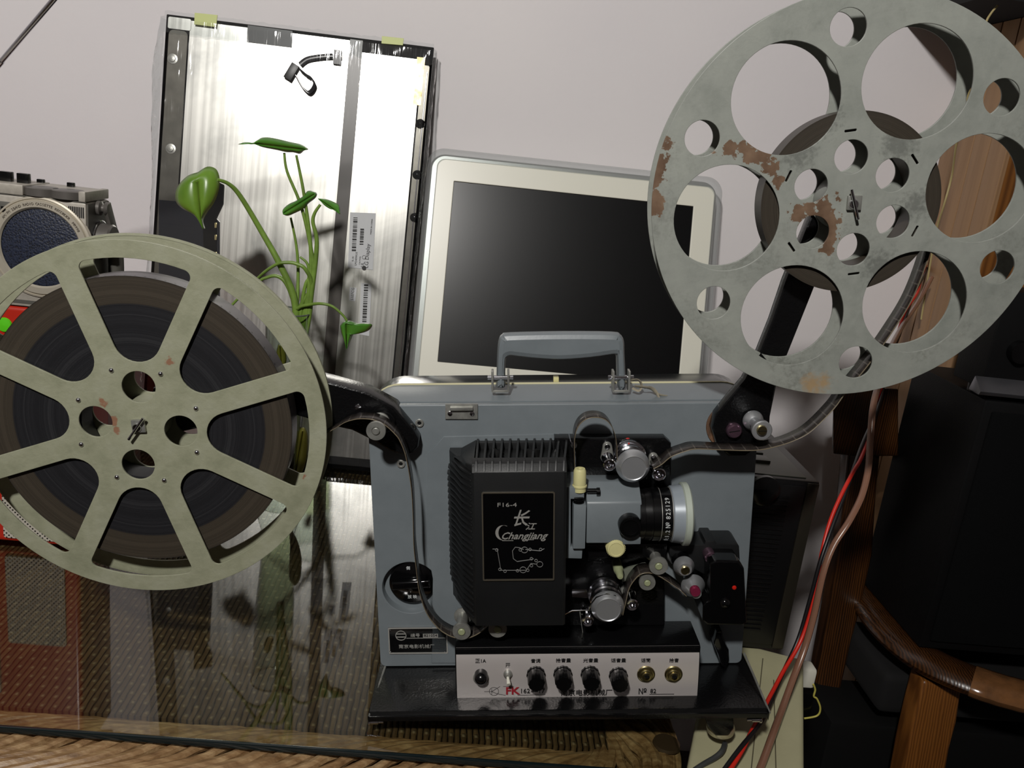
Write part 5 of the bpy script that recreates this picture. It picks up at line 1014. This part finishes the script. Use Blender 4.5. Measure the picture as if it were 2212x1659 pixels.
obj('chrome_trim', MB().prism([(SY - .006, stz + .0075), (SY - .009, stz + .013), (SY + .012, stz + .03), (SY + .02, stz + .008)], lambda y, z, t: (t, y, z), ampx.x + .0, ampx.x + .43), simple('trim_silver', (150, 150, 156), .3, .9), am2, loc=AL, bevel=.001)
for x in (.03, .38): obj('foot', MB().lathe((ampx.x + x, SY + .05, stz), (0, 0, 1), [(.012, 0), (.012, .013)], 16), M['knob'], am2, loc=AL)
c = Wy(2200, 760, SY + .01); obj('dial', MB().lathe((c.x, SY + .013, c.z), (0, -1, 0), [(.016, 0), (.015, .012), (.001, .013)], 24), M['knob'], am2, loc=AL)
chx = .78; chair = empty('wooden_chair', 'dark varnished wooden armchair with curved taped arm, holding the black speaker', 'chair', Matrix.Translation((chx, 1.25, 0))); HL = -Vector((chx, 1.25, 0))
def ch(name, mb, mat, **k): return obj(name, mb, mat, chair, loc=HL, **k)
def barq(pixL, pixR, Y0, Y1, thick):        # post from pixel polylines
    mb = MB(); rings = []
    n = len(pixL)
    for i in range(n):
        Y = Y0 + (Y1 - Y0) * i / (n - 1); a = Wy(*pixL[i], Y); b = Wy(*pixR[i], Y); rings.append([a, b, b + Vector((0, thick, 0)), a + Vector((0, thick, 0))])
    return mb.loft(rings)
ch('back_post', barq([(1833, 975), (1826, 1060), (1814, 1180), (1795, 1290), (1768, 1440), (1752, 1560), (1742, 1700), (1735, 1830)], [(1905, 965), (1895, 1060), (1886, 1200), (1866, 1290), (1838, 1400), (1815, 1500), (1790, 1640), (1775, 1830)], 1.3, 1.22, .035), M['wood'], bevel=.008, seg=3)
ch('crest_rail', MB().loft([[Wy(u, v, Y) for u, v, Y in q] for q in ([(1800, 870, 1.30), (1797, 960, 1.30), (1797, 960, 1.34), (1800, 870, 1.34)], [(1800, 845, 1.29), (1800, 980, 1.29), (1800, 980, 1.335), (1800, 845, 1.335)], [(1850, 835, 1.28), (1850, 985, 1.28), (1850, 985, 1.335), (1850, 835, 1.335)], [(1940, 840, 1.29), (1940, 985, 1.29), (1940, 985, 1.335), (1940, 840, 1.335)])]), M['wood'], bevel=.01, seg=3)
az = fz - .0215
armp = [(1868, 1262), (1878, 1300), (1905, 1345), (1950, 1392), (2005, 1432), (2075, 1465), (2150, 1492), (2240, 1515), (2330, 1530)]
apts = [Wz(u, v, az) for u, v in armp]
arm = MB(); sm = smooth([tuple(p) for p in apts], 6); rings = []
for i, p in enumerate(sm):
    t = (sm[min(i + 1, len(sm) - 1)] - sm[max(i - 1, 0)]).normalized(); sd2 = Vector((t.y, -t.x, 0)); w_ = .030 + .006 * math.sin(i / len(sm) * PI); up = Vector((0, 0, 1)); rings.append([p + sd2 * w_ * math.cos(a) + up * (.017 * math.sin(a) + .003) for a in [2 * PI * k / 16 for k in range(16)]])
arm.loft(rings); ch('arm', arm, M['wood'], label='curved varnished arm')
k0 = int(len(sm) * .66); k1 = int(len(sm) * .93); tp = MB(); rr2 = []
for i in range(k0, k1):
    p = sm[i]; t = (sm[min(i + 1, len(sm) - 1)] - sm[max(i - 1, 0)]).normalized(); sd2 = Vector((t.y, -t.x, 0)); w_ = .0315 + .006 * math.sin(i / len(sm) * PI) + .0006 * math.sin(i * 2.3); rr2.append([p + sd2 * w_ * math.cos(a) + Vector((0, 0, 1)) * (.0185 * math.sin(a) + .003) for a in [2 * PI * k / 16 for k in range(16)]])
tp.loft(rr2); ch('packing_tape', tp, M['taped'], label='shiny clear packing tape round the arm')
ch('seat', MB().box((.70, 1.135, fz - .13), (1.25, 1.30, fz - .06)), M['cloth'], bevel=.015, seg=3, label='seat slab coloured black for the shade there')  # seat coloured black to stand in for deep shade behind the arm
bx_ = MB().box((.64, 1.15, 0), (1.5, 1.275, fz - .16)); tag(obj('shade_filler_block', bx_, M['matt'], bevel=.01, loc=(0, 0, 0)), 'large added matt black block standing in for shade under the wooden chair', 'case')  # added block, black to fill the dark space below the chair with shade
ch('front_leg', barq([(1996, 1470), (1978, 1540), (1960, 1620), (1945, 1700), (1925, 1850)], [(2078, 1490), (2068, 1560), (2052, 1620), (2038, 1700), (2010, 1850)], 1.09, 1.06, .04), M['woodlight'], bevel=.006, seg=3, label='orange-brown front leg')
for x, y in ((1.2, 1.08), (1.2, 1.30)): ch('leg', MB().box((x - .02, y - .02, 0), (x + .02, y + .02, fz - .05)), M['wood'], bevel=.004)
p = Wy(2000, 1659, 1.07); ch('leg_foot', MB().box((Wy(1925, 1850, 1.06).x, 1.06, 0), (Wy(2010, 1850, 1.06).x, 1.1, Wy(1925, 1850, 1.06).z + .01)), M['woodlight'])
p = Wy(1750, 1830, 1.22); ch('leg', MB().box((p.x - .02, 1.22, 0), (p.x + .025, 1.255, p.z + .02)), M['wood'])
# ------------------------------------------------------------------ wardrobe
wx = .805; wy0 = 1.342
wd = empty('wardrobe', 'light brown plank-sided wooden wardrobe against the right of the wall', 'wardrobe', Matrix.Translation((1.2, 1.44, 0))); WL = -Vector((1.2, 1.44, 0))
wtop = Wy(2150, 15, wy0).z
obj('carcass', MB().box((wx + .004, wy0 + .004, 0), (XR - .02, WY - .004, wtop)), M['wardfront'], wd, loc=WL)
for k in range(4):
    y0 = wy0 + (WY - .004 - wy0) * k / 4; obj('side_plank', MB().box((wx - .004, y0 + .0016, .02), (wx + .005, y0 + (WY - .004 - wy0) / 4 - .0016, wtop)), M['plank'], wd, loc=WL, bevel=.0012)
for k in range(3): x0 = wx + .03 + k * .3; obj('door', MB().box((x0, wy0 - .014, .06), (x0 + .29, wy0 + .004, wtop - .02)), M['wardfront'], wd, loc=WL, bevel=.004)
bd = MB(); rings = []
zt_ = wtop
for i in range(24):
    x = wx - .12 + i * .045; rings.append([(x, wy0 - .06 + .01 * math.sin(i), zt_ + .001), (x, wy0 - .05, zt_ + .03 + .012 * math.sin(i * 1.7)), (x, wy0 + .02, zt_ + .08 + .01 * math.sin(i * 1.1)), (x, WY - .02, zt_ + .07), (x, WY - .02, zt_ + .001)])
bd.loft(rings); tag(obj('cloth_bundle', bd, M['cloth'], sharp=60), 'black cloth bundle lying on top of the wardrobe', 'cloth')
wv = cord('hanging_wire', [(2155, 12, 1.31), (2140, 30, 1.31), (2128, 55, 1.31), (2110, 130, 1.33), (2085, 230, 1.35), (2066, 310, 1.37), (2056, 380, 1.4), (2040, 440, 1.4), (2022, 500, 1.42), (2006, 590, 1.43), (1996, 650, 1.43), (1990, 690, 1.43)], .0016, simple('pale_wire', (176, 160, 110), .5), None, None); tag(wv, 'thin pale wire hanging down the side of the wardrobe', 'wire')
# ------------------------------------------------------------------ camera, light, view
cam = bpy.data.cameras.new('camera'); co = bpy.data.objects.new('camera', cam); COL.objects.link(co)
cam.sensor_width = 36; cam.lens = FPX / 2212 * 36; cam.clip_start = .02
Rm = Matrix((MW.col[0], -MW.col[1], -MW.col[2])).transposed().to_4x4(); Rm.translation = CW; co.matrix_world = Rm; bpy.context.scene.camera = co
def area(name, loc, target, size, power, col, shape='DISK'):
    l = bpy.data.lights.new(name, 'AREA'); l.shape = shape; l.size = size; l.energy = power; l.color = col; o = bpy.data.objects.new(name, l); COL.objects.link(o); o.location = loc
    d_ = Vector(target) - Vector(loc); o.rotation_euler = d_.to_track_quat('-Z', 'Y').to_euler(); return o
sl_ = bpy.data.lights.new('ceiling_lamp', 'SPOT'); sl_.energy = 198; sl_.spot_size = math.radians(92); sl_.spot_blend = 1; sl_.shadow_soft_size = .07; sl_.color = (1, .975, .935)
lamp = bpy.data.objects.new('ceiling_lamp', sl_); COL.objects.link(lamp); lamp.location = (-.5, -.95, 2.38); lamp.rotation_euler = (Vector((-.32, 1.5, 1.38)) - Vector(lamp.location)).to_track_quat('-Z', 'Y').to_euler()
w = bpy.data.worlds.new('world'); bpy.context.scene.world = w; w.use_nodes = True; w.node_tree.nodes['Background'].inputs[0].default_value = (.5, .5, .55, 1); w.node_tree.nodes['Background'].inputs[1].default_value = .02
sc = bpy.context.scene; sc.view_settings.view_transform = 'Standard'; sc.view_settings.look = 'None'; sc.view_settings.gamma = 1; sc.view_settings.use_curve_mapping = False; sc.view_settings.exposure = 0
